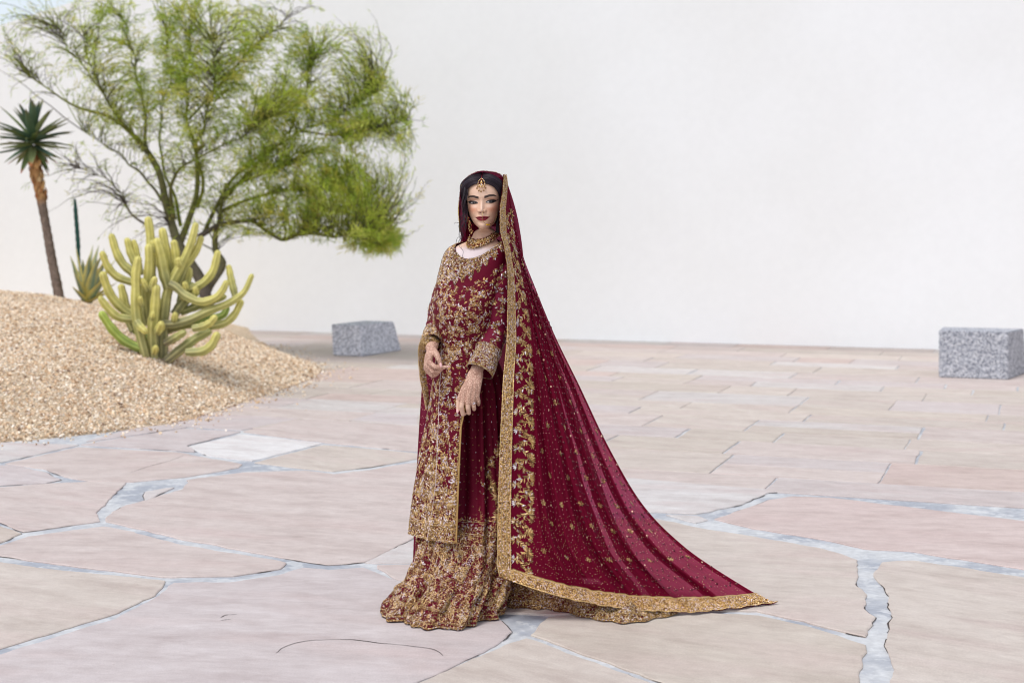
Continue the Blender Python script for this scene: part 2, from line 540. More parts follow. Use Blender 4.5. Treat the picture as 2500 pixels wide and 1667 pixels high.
# ------------------------------------------------------------------ white wall
t = NT('white_plaster'); t.set(Roughness=0.85, **{'Specular IOR Level': 0.2})
v = t.coord()
b1 = t.noise(v, 0.45, 4, 0.5); b2 = t.noise(v, 9, 5, 0.6)
c = t.mix(1.0, t.ramp(b1, [(0.3, (0.82, 0.82, 0.815)), (0.7, (0.86, 0.865, 0.87))]), t.ramp(b2, [(0.3, 0.985), (0.7, 1.01)]), 'MULTIPLY')
t.base(c); t.bump(b2, 0.12, 0.01)
M_wall = t.m
wall = thing('white_wall', 'tall smooth white plaster wall closing the back of the plaza', 'wall', (0, 13.6, 0))
def wq(p, z, back=0.0):
    r = E1 * p + E2 * (WALL_Q + back); return (r[0], r[1], z)
# outline along the wall: p coordinate, height; the parapet slopes down at the left
def p_of(X):   # column of the photograph -> p where its sight line meets the wall
    k = (K * X - 1250) / FPX
    D = (WALL_Q + CAM_D * E2[1]) / (E2[1] + k * E2[0])
    return k * D * E1[0] + (D - CAM_D) * E1[1], D
pa, Da = p_of(0); pb, Db = p_of(182)
za = CAM_H + (HORIZON - 62) / FPX * Da; zb = CAM_H + HORIZON / FPX * Db
sl = (zb - za) / (pb - pa)
pl = -22.0
prof = [(pl, za + (pl - pa) * sl if za + (pl - pa) * sl > 1.2 else 1.2), (pa, za), (pb, zb), (pb + 7, zb + 7 * sl), (14, zb + 7 * sl)]
n = len(prof)
V = [wq(p, -0.1) for p, z in prof] + [wq(p, z) for p, z in prof] + [wq(p, -0.1, 0.4) for p, z in prof] + [wq(p, z, 0.4) for p, z in prof]
F = []
for k in range(n - 1):
    F += [(k, k + 1, n + k + 1, n + k), (2 * n + k + 1, 2 * n + k, 3 * n + k, 3 * n + k + 1), (n + k, n + k + 1, 3 * n + k + 1, 3 * n + k)]
F += [(0, n, 3 * n, 2 * n), (n - 1, 3 * n - 1, 4 * n - 1, 2 * n - 1)]
mesh_poly('wall_face', V, F, M_wall, wall)

# ------------------------------------------------------------------ gravel mound
t = NT('gravel_bed'); t.set(Roughness=0.9)
v = t.coord()
vo = t.n('TexVoronoi'); vo.inputs['Scale'].default_value = 55; t.l(v, vo.inputs['Vector'])
c = t.ramp(t.noise(v, 40, 3), [(0.3, srgb(176, 148, 118)), (0.5, srgb(222, 198, 166)), (0.7, srgb(240, 222, 196))])
c = t.mix(1.0, c, t.ramp(vo.outputs['Distance'], [(0.0, 1.08), (0.7, 0.55)]), 'MULTIPLY')
t.base(c); t.bump(vo.outputs['Distance'], -0.6, 0.02)
M_gravel_bed = t.m
gx = np.arange(-14, -1.2, 0.12); gy = np.arange(0.4, 17.6, 0.12)
GX, GY = np.meshgrid(gx, gy)
GZ = mound_z(GX.ravel(), GY.ravel())
qd = GX.ravel() * E2[0] + GY.ravel() * E2[1]
ok = ((mound_dist(GX.ravel(), GY.ravel()) > -0.35) & (qd < WALL_Q + 0.15)).reshape(GX.shape)
F = gridF(*GX.shape)
F = F[ok.ravel()[F].all(1)]
mound = mesh_np('gravel_mound', np.c_[GX.ravel(), GY.ravel(), GZ], F, M_gravel_bed, kind='structure')

M_stone = mat_vcol('gravel_stone', 0.85, spec=0.25)
N = 150000
px_ = rng.uniform(-9.5, -1.8, N * 4); py_ = 2.6 + 10.0 * rng.random(N * 4) ** 0.9
dd = mound_dist(px_, py_)
vis = (dd > -0.012) & ((np.abs(px_) < 0.40 * (py_ + CAM_D)) | (rng.random(N * 4) < .30))
px_, py_ = px_[vis][:N], py_[vis][:N]
N = len(px_)
# stray stones on the paving beside the edge
ns = 1000
ks = rng.integers(4, 50, ns); off = rng.exponential(0.09, ns)
nrm = np.gradient(MB, axis=0); nrm = np.stack([nrm[:, 1], -nrm[:, 0]], -1); nrm /= np.linalg.norm(nrm, axis=1)[:, None]
sx = MB[ks, 0] + nrm[ks, 0] * off + rng.normal(0, 0.06, ns); sy = MB[ks, 1] + nrm[ks, 1] * off + rng.normal(0, 0.06, ns)
okk = mound_dist(sx, sy) < 0
sx, sy = sx[okk], sy[okk]
X_ = np.concatenate([px_, sx]); Y_ = np.concatenate([py_, sy]); Z_ = np.concatenate([mound_z(px_, py_) + 0.002, np.full(len(sx), 0.004)])
n = len(X_)
octv = np.array([(1, 0, 0), (-1, 0, 0), (0, 1, 0), (0, -1, 0), (0, 0, 1), (0, 0, -1)], float)
octf = np.array([(0, 2, 4), (2, 1, 4), (1, 3, 4), (3, 0, 4), (2, 0, 5), (1, 2, 5), (3, 1, 5), (0, 3, 5)])
size = np.clip(rng.lognormal(math.log(0.0086), 0.32, n), 0.005, 0.022)
dim = size[:, None] * np.stack([rng.uniform(0.9, 1.5, n), rng.uniform(0.75, 1.15, n), rng.uniform(0.6, 0.95, n)], -1)
q4 = rng.normal(size=(n, 4)); q4 /= np.linalg.norm(q4, axis=1)[:, None]
w_, x_, y_, z_ = q4.T
Rm = np.stack([np.stack([1 - 2 * (y_ * y_ + z_ * z_), 2 * (x_ * y_ - z_ * w_), 2 * (x_ * z_ + y_ * w_)], -1),
               np.stack([2 * (x_ * y_ + z_ * w_), 1 - 2 * (x_ * x_ + z_ * z_), 2 * (y_ * z_ - x_ * w_)], -1),
               np.stack([2 * (x_ * z_ - y_ * w_), 2 * (y_ * z_ + x_ * w_), 1 - 2 * (x_ * x_ + y_ * y_)], -1)], 1)
lv = octv[None] * dim[:, None] * rng.uniform(0.75, 1.2, (n, 6, 1)) + rng.normal(0, 0.16, (n, 6, 3)) * size[:, None, None]
SV = np.einsum('nij,nkj->nki', Rm, lv) + np.stack([X_, Y_, Z_], -1)[:, None]
pal = np.array([srgb(222, 200, 170), srgb(234, 218, 196), srgb(203, 172, 138), srgb(238, 228, 212), srgb(176, 145, 116), srgb(136, 112, 94), srgb(218, 190, 160), srgb(200, 182, 166)])
ci = 1.13 * pal[rng.choice(8, n, p=[.22, .2, .14, .14, .09, .05, .1, .06])] * rng.uniform(0.85, 1.1, (n, 1))
mesh_np('gravel', SV.reshape(-1, 3), (octf[None] + 6 * np.arange(n)[:, None, None]).reshape(-1, 3), M_stone, None, np.repeat(ci, 6, 0), smooth=False, kind='stuff')
for o in (bpy.data.objects['gravel'],):
    o['label'] = 'small tan and cream gravel stones covering the sloping planting mound'
    o['category'] = 'gravel'


def MH(X, Y):
    """where the sight line of a picture point meets the mound"""
    D = np.arange(8.5, 19, 0.01)
    x = (K * X - 1250) / FPX * D; z = CAM_H - (K * Y - HORIZON) / FPX * D
    g = mound_z(x, D - CAM_D)
    k = int(np.argmax(z <= g)) if (z <= g).any() else int(np.argmin(z - g))
    return np.array([x[k], D[k] - CAM_D, g[k]])

# ------------------------------------------------------------------ granite blocks
def granite(name, bluish):
    t = NT(name); t.set(Roughness=0.75, **{'Specular IOR Level': 0.35})
    v = t.coord()
    vo = t.n('TexVoronoi'); vo.inputs['Scale'].default_value = 85; t.l(v, vo.inputs['Vector'])
    bw = t.n('RGBToBW'); t.l(vo.outputs['Color'], bw.inputs['Color'])
    n2 = t.noise(v, 38, 5, 0.7)
    c = t.ramp(bw.outputs['Val'], [(0.10, srgb(92, 95, 104)), (0.35, srgb(150, 153, 162)), (0.6, srgb(182, 184, 192)), (0.85, srgb(212, 212, 216))])
    c = t.mix(1.0, c, t.ramp(n2, [(0.3, 0.84), (0.68, 1.08)]), 'MULTIPLY')
    t.base(t.mix(1.0, c, t.n('ObjectInfo').outputs['Color'], 'MULTIPLY')); t.bump(n2, 0.6, 0.012); return t.m
M_granite = granite('granite', 0)


def block(b, tp, H, label, name='granite_block'):
    """b, tp: four plan corners of base and top"""
    b = np.asarray(b, float); tp = np.asarray(tp, float)
    V = [(*p, 0.0) for p in b] + [(*p, H) for p in tp]
    F = [(3, 2, 1, 0), (4, 5, 6, 7)] + [(k, (k + 1) % 4, 4 + (k + 1) % 4, 4 + k) for k in range(4)]
    bm = bmesh.new()
    vs = [bm.verts.new(p) for p in V]
    for f in F: bm.faces.new([vs[k] for k in f])
    bmesh.ops.bevel(bm, geom=bm.edges[:], offset=0.008, segments=2, affect='EDGES')
    bmesh.ops.subdivide_edges(bm, edges=[e for e in bm.edges if e.calc_length() > 0.15], cuts=6, use_grid_fill=True)
    for vv in bm.verts:
        vv.co += Vector((mnoise.noise(vv.co * 12), mnoise.noise(vv.co * 12 + Vector((9, 0, 0))), 0.4 * mnoise.noise(vv.co * 12 + Vector((0, 5, 0))))) * 0.004
        if vv.co.z < 0.003: vv.co.z = 0.0
    bmesh.ops.recalc_face_normals(bm, faces=bm.faces[:])
    me = bpy.data.meshes.new(name); bm.to_mesh(me); bm.free()
    o = bpy.data.objects.new(name, me); me.materials.append(M_granite); COL.objects.link(o)
    ctr = np.mean(b, 0)
    for vv in me.vertices: vv.co -= Vector((ctr[0], ctr[1], 0))
    o.location = (ctr[0], ctr[1], 0.001)
    return tag(o, label, 'stone block', 'granite blocks on the plaza')


def Gp(px, py, z=0.0):
    D = (CAM_H - z) * FPX / (py - HORIZON); return np.array([(px - 1250) / FPX * D, D - CAM_D])
fl, fr = Gp(2292, 921), Gp(2461, 927)
ax = (fr - fl) / np.linalg.norm(fr - fl); ay = np.array([-ax[1], ax[0]])
tl, tr = Gp(2292.5, 807.5, 0.458), Gp(2461, 808, 0.458)
block([fl, fr, fr + ay * 0.80 + ax * 0.16, fl + ay * 0.80], [fl + ay * 0.01, fr + ay * 0.01, fr + ay * 0.55 + ax * 0.13, fl + ay * 0.55], 0.458,
      'larger rough gray granite block with slanted end near the right edge')
a, b, c = Gp(813, 867.5), Gp(884.5, 871), Gp(980, 855)
u = (c - b) / np.linalg.norm(c - b)
d = a + (c - b)
tc_ = b + (c - b) * 0.80; td_ = a + (c - b) * 0.80
block([a, b, c, d], [a - (b - a) * 0.06, b - (b - a) * 0.08, tc_, td_ - (b - a) * 0.05], 0.355, 'smaller gray granite block between the gravel mound and the bride').color = (1.45, 1.45, 1.47, 1)
# ------------------------------------------------------------------ cactus
M_cactus = mat_vcol('cactus_skin', 0.55, spec=0.35, nscale=14, namt=0.22, bump=0.1)
cb = MH(362, 822)
D_c = cb[1] + CAM_D


def Zc(zx, zy, dep=0.0):
    """point in the 3.733x enlargement of the cactus (origin 200, 500) at a depth from its base"""
    D = D_c + dep
    return np.array([(200 + zx / 3.733 - 1250) / FPX * D, D - CAM_D, CAM_H - (500 + zy / 3.733 - HORIZON) / FPX * D])


cactus = thing('columnar_cactus', 'large branching cactus with yellow green ribbed arms on the gravel mound', 'cactus', tuple(cb))
PXM = D_c / FPX / 3.733
SK_G, SK_Y, SK_B = np.array(srgb(166, 168, 104)), np.array(srgb(222, 211, 116)), np.array(srgb(136, 126, 102))


def arm(pts, r, d0, d1, tone=0.0, tip=1.0, ribs=6, brown=0.0, r1=None):
    n = max(10, int(6 * len(pts)))
    P2 = curve(np.array(pts, float), n)
    k = np.linspace(0, 1, n)
    dep = d0 + (d1 - d0) * k
    P = np.array([Zc(p[0], p[1], dd_) for p, dd_ in zip(P2, dep)])
    # rounded tip
    e = (P[-1] - P[-2]); e /= np.linalg.norm(e)
    R0 = r * PXM
    Rr = R0 * (0.80 + 0.2 * np.sin(np.pi * np.clip(k * 0.9 + 0.1, 0, 1)))
    Rr = Rr * (1 + 0.05 * np.sin(k * 23 + r)) 
    if r1: Rr = Rr * (1 + (r1 / r - 1) * k)
    cap = [P[-1] + e * Rr[-1] * 0.5, P[-1] + e * Rr[-1] * 0.85, P[-1] + e * Rr[-1] * 1.02]
    P = np.concatenate([P, cap]); Rr = np.concatenate([Rr, Rr[-1] * np.array([0.86, 0.5, 0.08])])
    seg = ribs * 6
    pr = lambda a: 0.86 + 0.20 * np.abs(np.cos(ribs * a / 2 + 0.3)) ** 0.8
    T, N_, B_ = frames(P)
    a_ = np.linspace(0, 2 * np.pi, seg, endpoint=False)
    f = pr(a_)
    V = P[:, None] + (Rr[:, None] * f[None])[:, :, None] * (np.cos(a_)[None, :, None] * N_[:, None] + np.sin(a_)[None, :, None] * B_[:, None])
    kk = np.linspace(0, 1, len(P))[:, None]
    ridge = ((f - 0.86) / 0.2)[None, :]
    y = np.clip(sstep(0.05, 0.85, kk) * tip * 0.8 + 0.12 - tone, 0, 1)
    c = SK_G * (1 - y[..., None]) + SK_Y * y[..., None]
    br = np.clip((1 - kk * 2.2) * (0.35 + brown) + brown * 0.5, 0, 1)
    c = c * (1 - br[..., None]) + SK_B * br[..., None]
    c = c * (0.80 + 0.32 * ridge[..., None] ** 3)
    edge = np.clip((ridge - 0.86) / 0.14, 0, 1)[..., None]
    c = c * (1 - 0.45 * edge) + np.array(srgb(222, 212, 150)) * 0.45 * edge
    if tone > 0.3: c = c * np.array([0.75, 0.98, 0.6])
    c = np.broadcast_to(c, V.shape)
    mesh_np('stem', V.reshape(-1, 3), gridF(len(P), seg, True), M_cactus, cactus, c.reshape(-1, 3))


ARMS = [
    ([(585, 1390), (525, 1150), (492, 920), (492, 650), (512, 500)], 44, -.10, -.16),
    ([(655, 1400), (642, 1150), (665, 950), (678, 760)], 46, -.06, -.14),
    ([(610, 1050), (592, 800), (600, 700), (612, 500), (610, 390)], 42, .0, -.08),
    ([(650, 800), (630, 560), (630, 400), (622, 270), (606, 140)], 43, .12, .10),
    ([(790, 760), (750, 620), (720, 470), (688, 340)], 52, .05, .0),
    ([(830, 760), (795, 600), (765, 410), (735, 240)], 43, .14, .12),
    ([(870, 700), (866, 590), (856, 450), (840, 350)], 40, .12, .1),
    ([(735, 1400), (742, 1100), (775, 820), (850, 650), (935, 490), (1005, 320), (1036, 190)], 50, .02, .08, 0.1, .9, 6, 0.2, 38),
    ([(880, 720), (930, 580), (1010, 470), (1060, 380), (1084, 310)], 35, .1, .14),
    ([(520, 700), (450, 610), (375, 540), (310, 420), (272, 290)], 38, .05, .0),
    ([(520, 720), (440, 700), (330, 660), (240, 570), (188, 450)], 36, .0, -.1),
    ([(540, 1010), (450, 995), (350, 925), (250, 800), (192, 640)], 42, -.02, -.14),
    ([(540, 1030), (460, 1042), (340, 1025), (240, 945), (174, 860)], 38, -.08, -.2, .1),
    ([(600, 1320), (520, 1300), (400, 1245), (275, 1130), (185, 1000)], 42, -.08, -.2, .4),
    ([(520, 640), (480, 520), (438, 420), (416, 330)], 36, .12, .12),
    ([(540, 640), (506, 500), (490, 400), (472, 340)], 32, .16, .16),
    ([(800, 720), (850, 745), (950, 830), (1100, 885), (1220, 845), (1288, 770), (1314, 710)], 44, -.02, -.08, .05, .9, 6, .15, 34),
    ([(900, 860), (1000, 775), (1120, 700), (1200, 590), (1238, 440)], 38, .06, .06),
    ([(740, 1085), (800, 1088), (950, 1058), (1150, 970), (1350, 890), (1480, 790), (1546, 650)], 48, -.04, -.02, .1, .8, 6, .25, 28),
    ([(1400, 840), (1385, 780), (1360, 680), (1340, 570)], 33, .1, .12),
    ([(1060, 1120), (1180, 1108), (1300, 1078), (1390, 1000), (1448, 890)], 36, .02, .04, .1),
    ([(1010, 1128), (1100, 1108), (1170, 1075), (1208, 1030)], 36, -.1, -.12),
    ([(770, 1425), (800, 1400), (900, 1320), (1050, 1210), (1150, 1160)], 45, -.05, -.02, .3, .2, 6, .4),
    ([(950, 1345), (1080, 1338), (1180, 1280), (1228, 1190)], 42, -.12, -.14, .15),
    ([(760, 1260), (860, 1205), (925, 1165)], 38, -.08, -.12, .2, .3, 6, .5),
    ([(500, 1060), (530, 1105), (575, 1150)], 36, -.2, -.24),
    ([(690, 1160), (712, 1120), (722, 1090)], 40, -.15, -.22),
    ([(655, 1345), (668, 1320), (672, 1300)], 32, -.14, -.2),
    ([(640, 1040), (646, 1010), (650, 990)], 26, -.15, -.18),
    ([(640, 770), (650, 720), (664, 675)], 32, -.12, -.16), ([(600, 780), (575, 730), (555, 690)], 32, -.1, -.14),
    ([(550, 920), (538, 880), (532, 850)], 24, -.16, -.2),
    ([(840, 1060), (848, 1015), (850, 1000)], 30, -.06, -.1),
    ([(960, 780), (945, 740), (940, 720)], 30, .0, -.04), ([(1040, 820), (1040, 790), (1035, 765)], 30, .0, -.04),
    ([(840, 1000), (900, 920), (960, 840), (1000, 740)], 46, .1, .15, .3, .3, 6, .3),
    ([(900, 900), (925, 780), (960, 680), (975, 600)], 44, .16, .2, .2),
    ([(470, 1150), (430, 1050), (385, 860), (360, 750)], 40, .1, .15, .1),
    ([(600, 1100), (560, 900), (555, 760)], 42, .1, .1, .25, .4),
    ([(700, 1250), (560, 1180), (460, 1120), (440, 1080)], 38, .12, .16, .35, .3),
    ([(900, 980), (1060, 920), (1200, 870), (1290, 840)], 38, .14, .18, .25, .5),
    ([(1000, 1080), (1180, 1040), (1290, 1000), (1320, 950)], 38, .12, .16, .4, .2),
    ([(880, 520), (888, 540), (880, 505)], 34, -.02, -.05),
    ([(670, 430), (655, 370), (640, 340)], 26, .0, -.02),
    ([(760, 1150), (900, 1100), (1000, 1090)], 42, .08, .1, .3, .2, 6, .3),
]
for a in ARMS: arm(*a)

# ------------------------------------------------------------------ leaf rosettes
M_aloe = mat_vcol('aloe_leaf', 0.45, spec=0.4, nscale=10, namt=0.2)
M_trunk = mat_vcol('bark', 0.9, spec=0.15, nscale=30, namt=0.35, bump=0.5)


def leafmesh(base, d, L, w, bend, thick, colfn, nseg=9, up=(0, 0, 1)):
    """channelled tapering leaf: 5 points across, top and underside"""
    d = np.asarray(d, float); d /= np.linalg.norm(d)
    up = np.asarray(up, float)
    side = np.cross(d, up); 
    if np.linalg.norm(side) < 1e-3: side = np.array([1.0, 0, 0])
    side /= np.linalg.norm(side)
    nn = np.cross(side, d)
    k = np.linspace(0, 1, nseg)
    C = base + d * (L * k)[:, None] + np.array([0, 0, 1.0]) * (bend * L * k ** 2)[:, None]
    wd = w * np.array([0.72 + 0.42 * np.sin(min(x * 2.6, 1.57)) for x in k]) * (1 - k ** 2.2) + 0.0015
    u = np.array([-1, -0.62, 0, 0.62, 1])
    top = C[:, None] + side * (wd[:, None] * u * 0.5)[..., None] + nn * ((np.abs(u) ** 2)[None] * wd[:, None] * 0.22)[..., None]
    bot = C[:, None] + side * (wd[:, None] * u * 0.5)[..., None] + nn * ((np.abs(u) ** 2 * 1.0)[None] * wd[:, None] * 0.22 - thick * (1 - k * 0.8)[:, None] * (1 - np.abs(u) ** 2)[None])[..., None]
    V = np.concatenate([top.reshape(-1, 3), bot.reshape(-1, 3)])
    F = np.concatenate([gridF(nseg, 5), gridF(nseg, 5, off=nseg * 5)[:, ::-1]])
    uu = np.tile(u, nseg); kk = np.repeat(k, 5)
    c = colfn(uu, kk)
    return V, F, np.concatenate([c, c * 0.85])


palm_b = MH(133, 668)
D_p = palm_b[1] + CAM_D
aloe = thing('tree_aloe', 'tall tree aloe with bare leaning trunk and spiky green rosette beside the wall', 'plant', tuple(palm_b))
Pp = lambda X, Y, dep=0.0: W(X, Y, palm_b[1] + dep)
path = curve([Pp(141, 712), Pp(131, 655), Pp(120, 600), Pp(106, 520), Pp(93, 450), Pp(82, 395), Pp(77, 350)], 60)
rad = np.interp(np.linspace(0, 1, 60), [0, .06, .3, .6, .75, 1], [.072, .055, .050, .046, .052, .058]) * (1 + 0.06 * np.sin(np.arange(60) * 2.1) + rng.normal(0, 0.02, 60))
V, F, F3 = tube(path, rad, 14)
kk = np.concatenate([np.repeat(np.linspace(0, 1, 60), 14), [0, 1]])
nzc = rng.random(len(kk))[:, None]
lo = np.array(srgb(128, 112, 102)); hi = np.array(srgb(206, 160, 108)); hi2 = np.array(srgb(140, 92, 62))
m = sstep(0.66, 0.72, kk)[:, None]
mesh_np('trunk', V, [F, F3], M_trunk, aloe, (lo * (0.7 + 0.5 * nzc)) * (1 - m) + m * (hi * nzc + hi2 * (1 - nzc)))
# peeling leaf bases under the crown
bg_ = Bag()
for k in range(46):
    s = rng.uniform(0.68, 0.97); i = int(s * 59); a = rng.uniform(0, 6.28)
    outv = np.array([math.cos(a), math.sin(a), 0])
    b = path[i] + outv * rad[i] * 0.95
    V, F, c = leafmesh(b, outv * 0.35 + np.array([0, 0, 1.0]), rng.uniform(.05, .09), .05, 0.1, .004, lambda u, k_: np.tile(np.array(random.choice([srgb(214, 172, 120), srgb(176, 120, 80), srgb(226, 196, 150)])), (len(u), 1)), 4, up=outv)
    bg_.add(V, F, c)
bg_.build('leaf_base', M_trunk, aloe, kind='stuff')
ctr = Pp(76, 325)
LG = [np.array(srgb(96, 122, 92)), np.array(srgb(120, 138, 84)), np.array(srgb(84, 112, 96)), np.array(srgb(136, 146, 98))]
for k in range(64):
    el = math.radians(pchip(k / 63, [0, .3, .7, 1], [78, 38, 2, -62]).item() + rng.uniform(-8, 8))
    az = k * 2.39996 + rng.uniform(-.2, .2)
    d = np.array([math.cos(az) * math.cos(el), math.sin(az) * math.cos(el), math.sin(el)])
    L = rng.uniform(.39, .50) * (1 if el > -0.5 else .82)
    g = random.choice(LG) * rng.uniform(.8, 1.15); tipc = np.array(srgb(196, 92, 72)) if el < -0.35 and rng.random() < .7 else np.array(srgb(120, 110, 70))
    cf = lambda u, kx, g=g, tipc=tipc, el=el: g * (1 - sstep(.72, 1, kx))[:, None] + tipc * sstep(.72, 1, kx)[:, None]
    b = ctr + np.array([0, 0, (0.10 * (0.5 - k / 63))]) + d * 0.03
    V, F, c = leafmesh(b, d, L, rng.uniform(.065, .095), (-.12 if el > 0 else .05) + rng.uniform(-.08, .1), .014, cf)
    mesh_np('leaf', V, F, M_aloe, aloe, c)

ag_b = MH(197, 690)
agave = thing('variegated_agave', 'small agave with blue green leaves edged in yellow behind the cactus', 'plant', tuple(ag_b))
Pa = lambda X, Y, dep=0.0: W(X, Y, ag_b[1] + dep)
BG, YE = np.array(srgb(122, 152, 142)), np.array(srgb(232, 214, 116))
cfa = lambda u, kx: BG * (1 - sstep(.45, .75, np.abs(u)))[:, None] + YE * sstep(.45, .75, np.abs(u))[:, None]
for (X, Y, dep, w) in [(163, 592, .1, 22), (174, 570, -.02, 22), (170, 625, -.2, 20), (190, 600, .25, 24), (213, 565, .05, 26), (226, 568, .2, 26), (238, 575, .0, 26), (246, 590, -.12, 28), (252, 618, .1, 26), (262, 600, .2, 24), (240, 640, -.25, 28), (205, 590, -.15, 30), (222, 600, -.2, 30), (265, 650, .1, 24), (168, 660, -.2, 18), (254, 668, -.2, 24)]:
    tip = Pa(X, Y, dep); b = ag_b + np.array([rng.uniform(-.03, .03), rng.uniform(-.03, .03), .0])
    d = tip - b; L = np.linalg.norm(d)
    hz = math.hypot(d[0], d[1]) / L
    bend = 0.12 * hz
    d = d - np.array([0, 0, bend * L])
    outv = np.array([-d[0], -d[1] + 1e-3, 0.35 * np.linalg.norm(d)]) if hz < .9 else np.array([0, -.4, 1.0])
    V, F, c = leafmesh(b, d, L, w * 0.0043 * 1.05, bend, .015, cfa, 10, up=outv)
    mesh_np('leaf', V, F, M_aloe, agave, c)

st_b = MH(186, 690) + np.array([-.02, .15, 0])
stalk = thing('green_stalk', 'slender upright dark green spiny stem rising behind the agave', 'plant', tuple(st_b))
Ps = lambda X, Y: W(X, Y, st_b[1])
path = curve([st_b - np.array([0, 0, .05]), Ps(182, 600), Ps(178, 540), Ps(174, 490), Ps(172, 457)], 50)
b_ = Bag()
rr = np.interp(np.linspace(0, 1, 50), [0, .5, .56, .9, 1], [.016, .016, .025, .023, .012])
add_tube(b_, path, rr * (1 + .1 * np.sin(np.arange(50) * 1.9)), 8, np.array(srgb(38, 82, 72)))
for k in range(140):
    i = rng.integers(3, 49); a = rng.uniform(0, 6.28); o_ = np.array([math.cos(a), math.sin(a), .2])
    b = path[i]; s = np.array([-math.sin(a), math.cos(a), 0]) * .003
    b_.add([b - s, b + s, b + o_ * (rr[i] + rng.uniform(.012, .03))], [[0, 1, 2]], np.array(srgb(60, 90, 70)))
b_.build('stem', M_cactus, stalk)

# ------------------------------------------------------------------ palo verde tree
M_bark = mat_vcol('tree_bark', 0.85, spec=0.2, nscale=18, namt=0.3, bump=0.3)
t = NT('tree_leaf'); t.set(Roughness=0.6, **{'Specular IOR Level': 0.25})
ca = t.attr().outputs['Color']; t.base(ca)
tr = t.n('BsdfTranslucent'); t.l(t.mix(1.0, ca, (1.0, 1.05, 0.6), 'MULTIPLY'), tr.inputs['Color'])
ms = t.n('MixShader'); ms.inputs['Fac'].default_value = 0.45
t.l(t.p.outputs[0], ms.inputs[1]); t.l(tr.outputs[0], ms.inputs[2]); t.l(ms.outputs[0], t.out.inputs['Surface'])
M_leaf = t.m

TD = 10.6          # depth of the tree behind the bride
tb = np.array([W(462, 700, TD)[0], TD, 0]); tb[2] = mound_z(tb[0], tb[1])[0]
tree = thing('palo_verde_tree', 'wide airy palo verde tree with fine green twigs in front of the wall', 'tree', tuple(tb))
S7 = 2.178 * K
T7 = lambda zx, zy, dep=0.0: W(zx / S7, zy / S7, TD + dep)   # positions in the enlargement of the tree
GRAY, OLIVE, GRN = np.array(srgb(104, 94, 90)), np.array(srgb(108, 106, 68)), np.array(srgb(134, 142, 62))
limbs = [
    ('trunk', [(1110, 1640, 0), (1075, 1510, 0), (1005, 1385, .0), (935, 1265, .02), (897, 1130, .05), (862, 980, .0), (800, 820, -.1), (680, 700, -.2), (540, 605, -.3), (350, 540, -.4), (150, 400, -.5)], .075, .010, GRAY),
    ('trunk', [(1060, 1640, .05), (1110, 1530, .1), (1185, 1400, .12), (1145, 1330, .12), (1160, 1180, .1), (1190, 1060, .05), (1280, 970, 0), (1400, 925, -.1), (1520, 880, -.1)], .055, .012, GRAY),
    ('limb', [(955, 1300, .02), (1000, 1180, .1), (1045, 1030, .15), (1050, 840, .2), (1000, 650, .2), (990, 430, .25), (1010, 200, .3)], .055, .008, OLIVE),
    ('limb', [(1055, 1260, .08), (1180, 1195, .05), (1320, 1172, -.1), (1420, 1230, -.2), (1500, 1272, -.3), (1640, 1250, -.4), (1800, 1250, -.5), (1960, 1290, -.5)], .042, .008, GRAY * .8),
    ('limb', [(1085, 1240, .1), (1140, 1120, .2), (1230, 960, .3), (1400, 820, .3), (1600, 700, .3), (1800, 620, .3), (1990, 500, .3)], .035, .006, OLIVE),
    ('limb', [(925, 1160, 0), (905, 1010, -.2), (950, 910, -.3), (1050, 840, -.4), (1220, 760, -.5), (1400, 640, -.6)], .032, .007, OLIVE),
    ('limb', [(850, 930, 0), (775, 770, .1), (770, 600, .2), (735, 440, .3), (700, 250, .3), (640, 90, .3)], .035, .007, GRAY),
    ('limb', [(890, 1110, .1), (800, 980, .3), (700, 880, .4), (600, 800, .5), (440, 700, .5)], .026, .006, GRAY),
    ('limb', [(800, 1210, .2), (700, 1140, .2), (640, 1020, .3), (520, 930, .35), (400, 890, .4)], .020, .005, GRAY),
    ('limb', [(1050, 1100, .1), (1080, 960, -.3), (1040, 800, -.45), (1100, 620, -.5), (1140, 420, -.6), (1130, 200, -.6)], .030, .006, GRN * .8),
    ('limb', [(960, 1200, .1), (930, 1050, .3), (860, 860, .4), (850, 640, .5), (900, 420, .5), (880, 180, .5)], .028, .006, GRN * .8),
    ('limb', [(1160, 1130, .1), (1300, 1070, .3), (1480, 1020, .4), (1700, 1010, .4), (1900, 1080, .4), (2060, 1190, .3)], .030, .006, OLIVE),
    ('limb', [(1190, 1060, 0), (1340, 900, .2), (1520, 720, .5), (1620, 500, .6), (1660, 330, .6)], .026, .006, OLIVE),
    ('limb', [(680, 700, -.2), (560, 520, -.2), (430, 330, -.2), (300, 150, -.2)], .022, .005, OLIVE),
    ('limb', [(735, 760, -.1), (600, 580, -.5), (500, 400, -.6), (440, 200, -.6)], .022, .005, OLIVE),
    ('limb', [(1000, 640, .2), (1150, 480, .3), (1300, 300, .3), (1420, 190, .3), (1560, 60, .3)], .018, .004, OLIVE),
    ('limb', [(1600, 700, .3), (1820, 720, .2), (2000, 690, .1), (2150, 640, .1)], .016, .004, GRAY),
]
skel = []
trunk_bag = Bag()
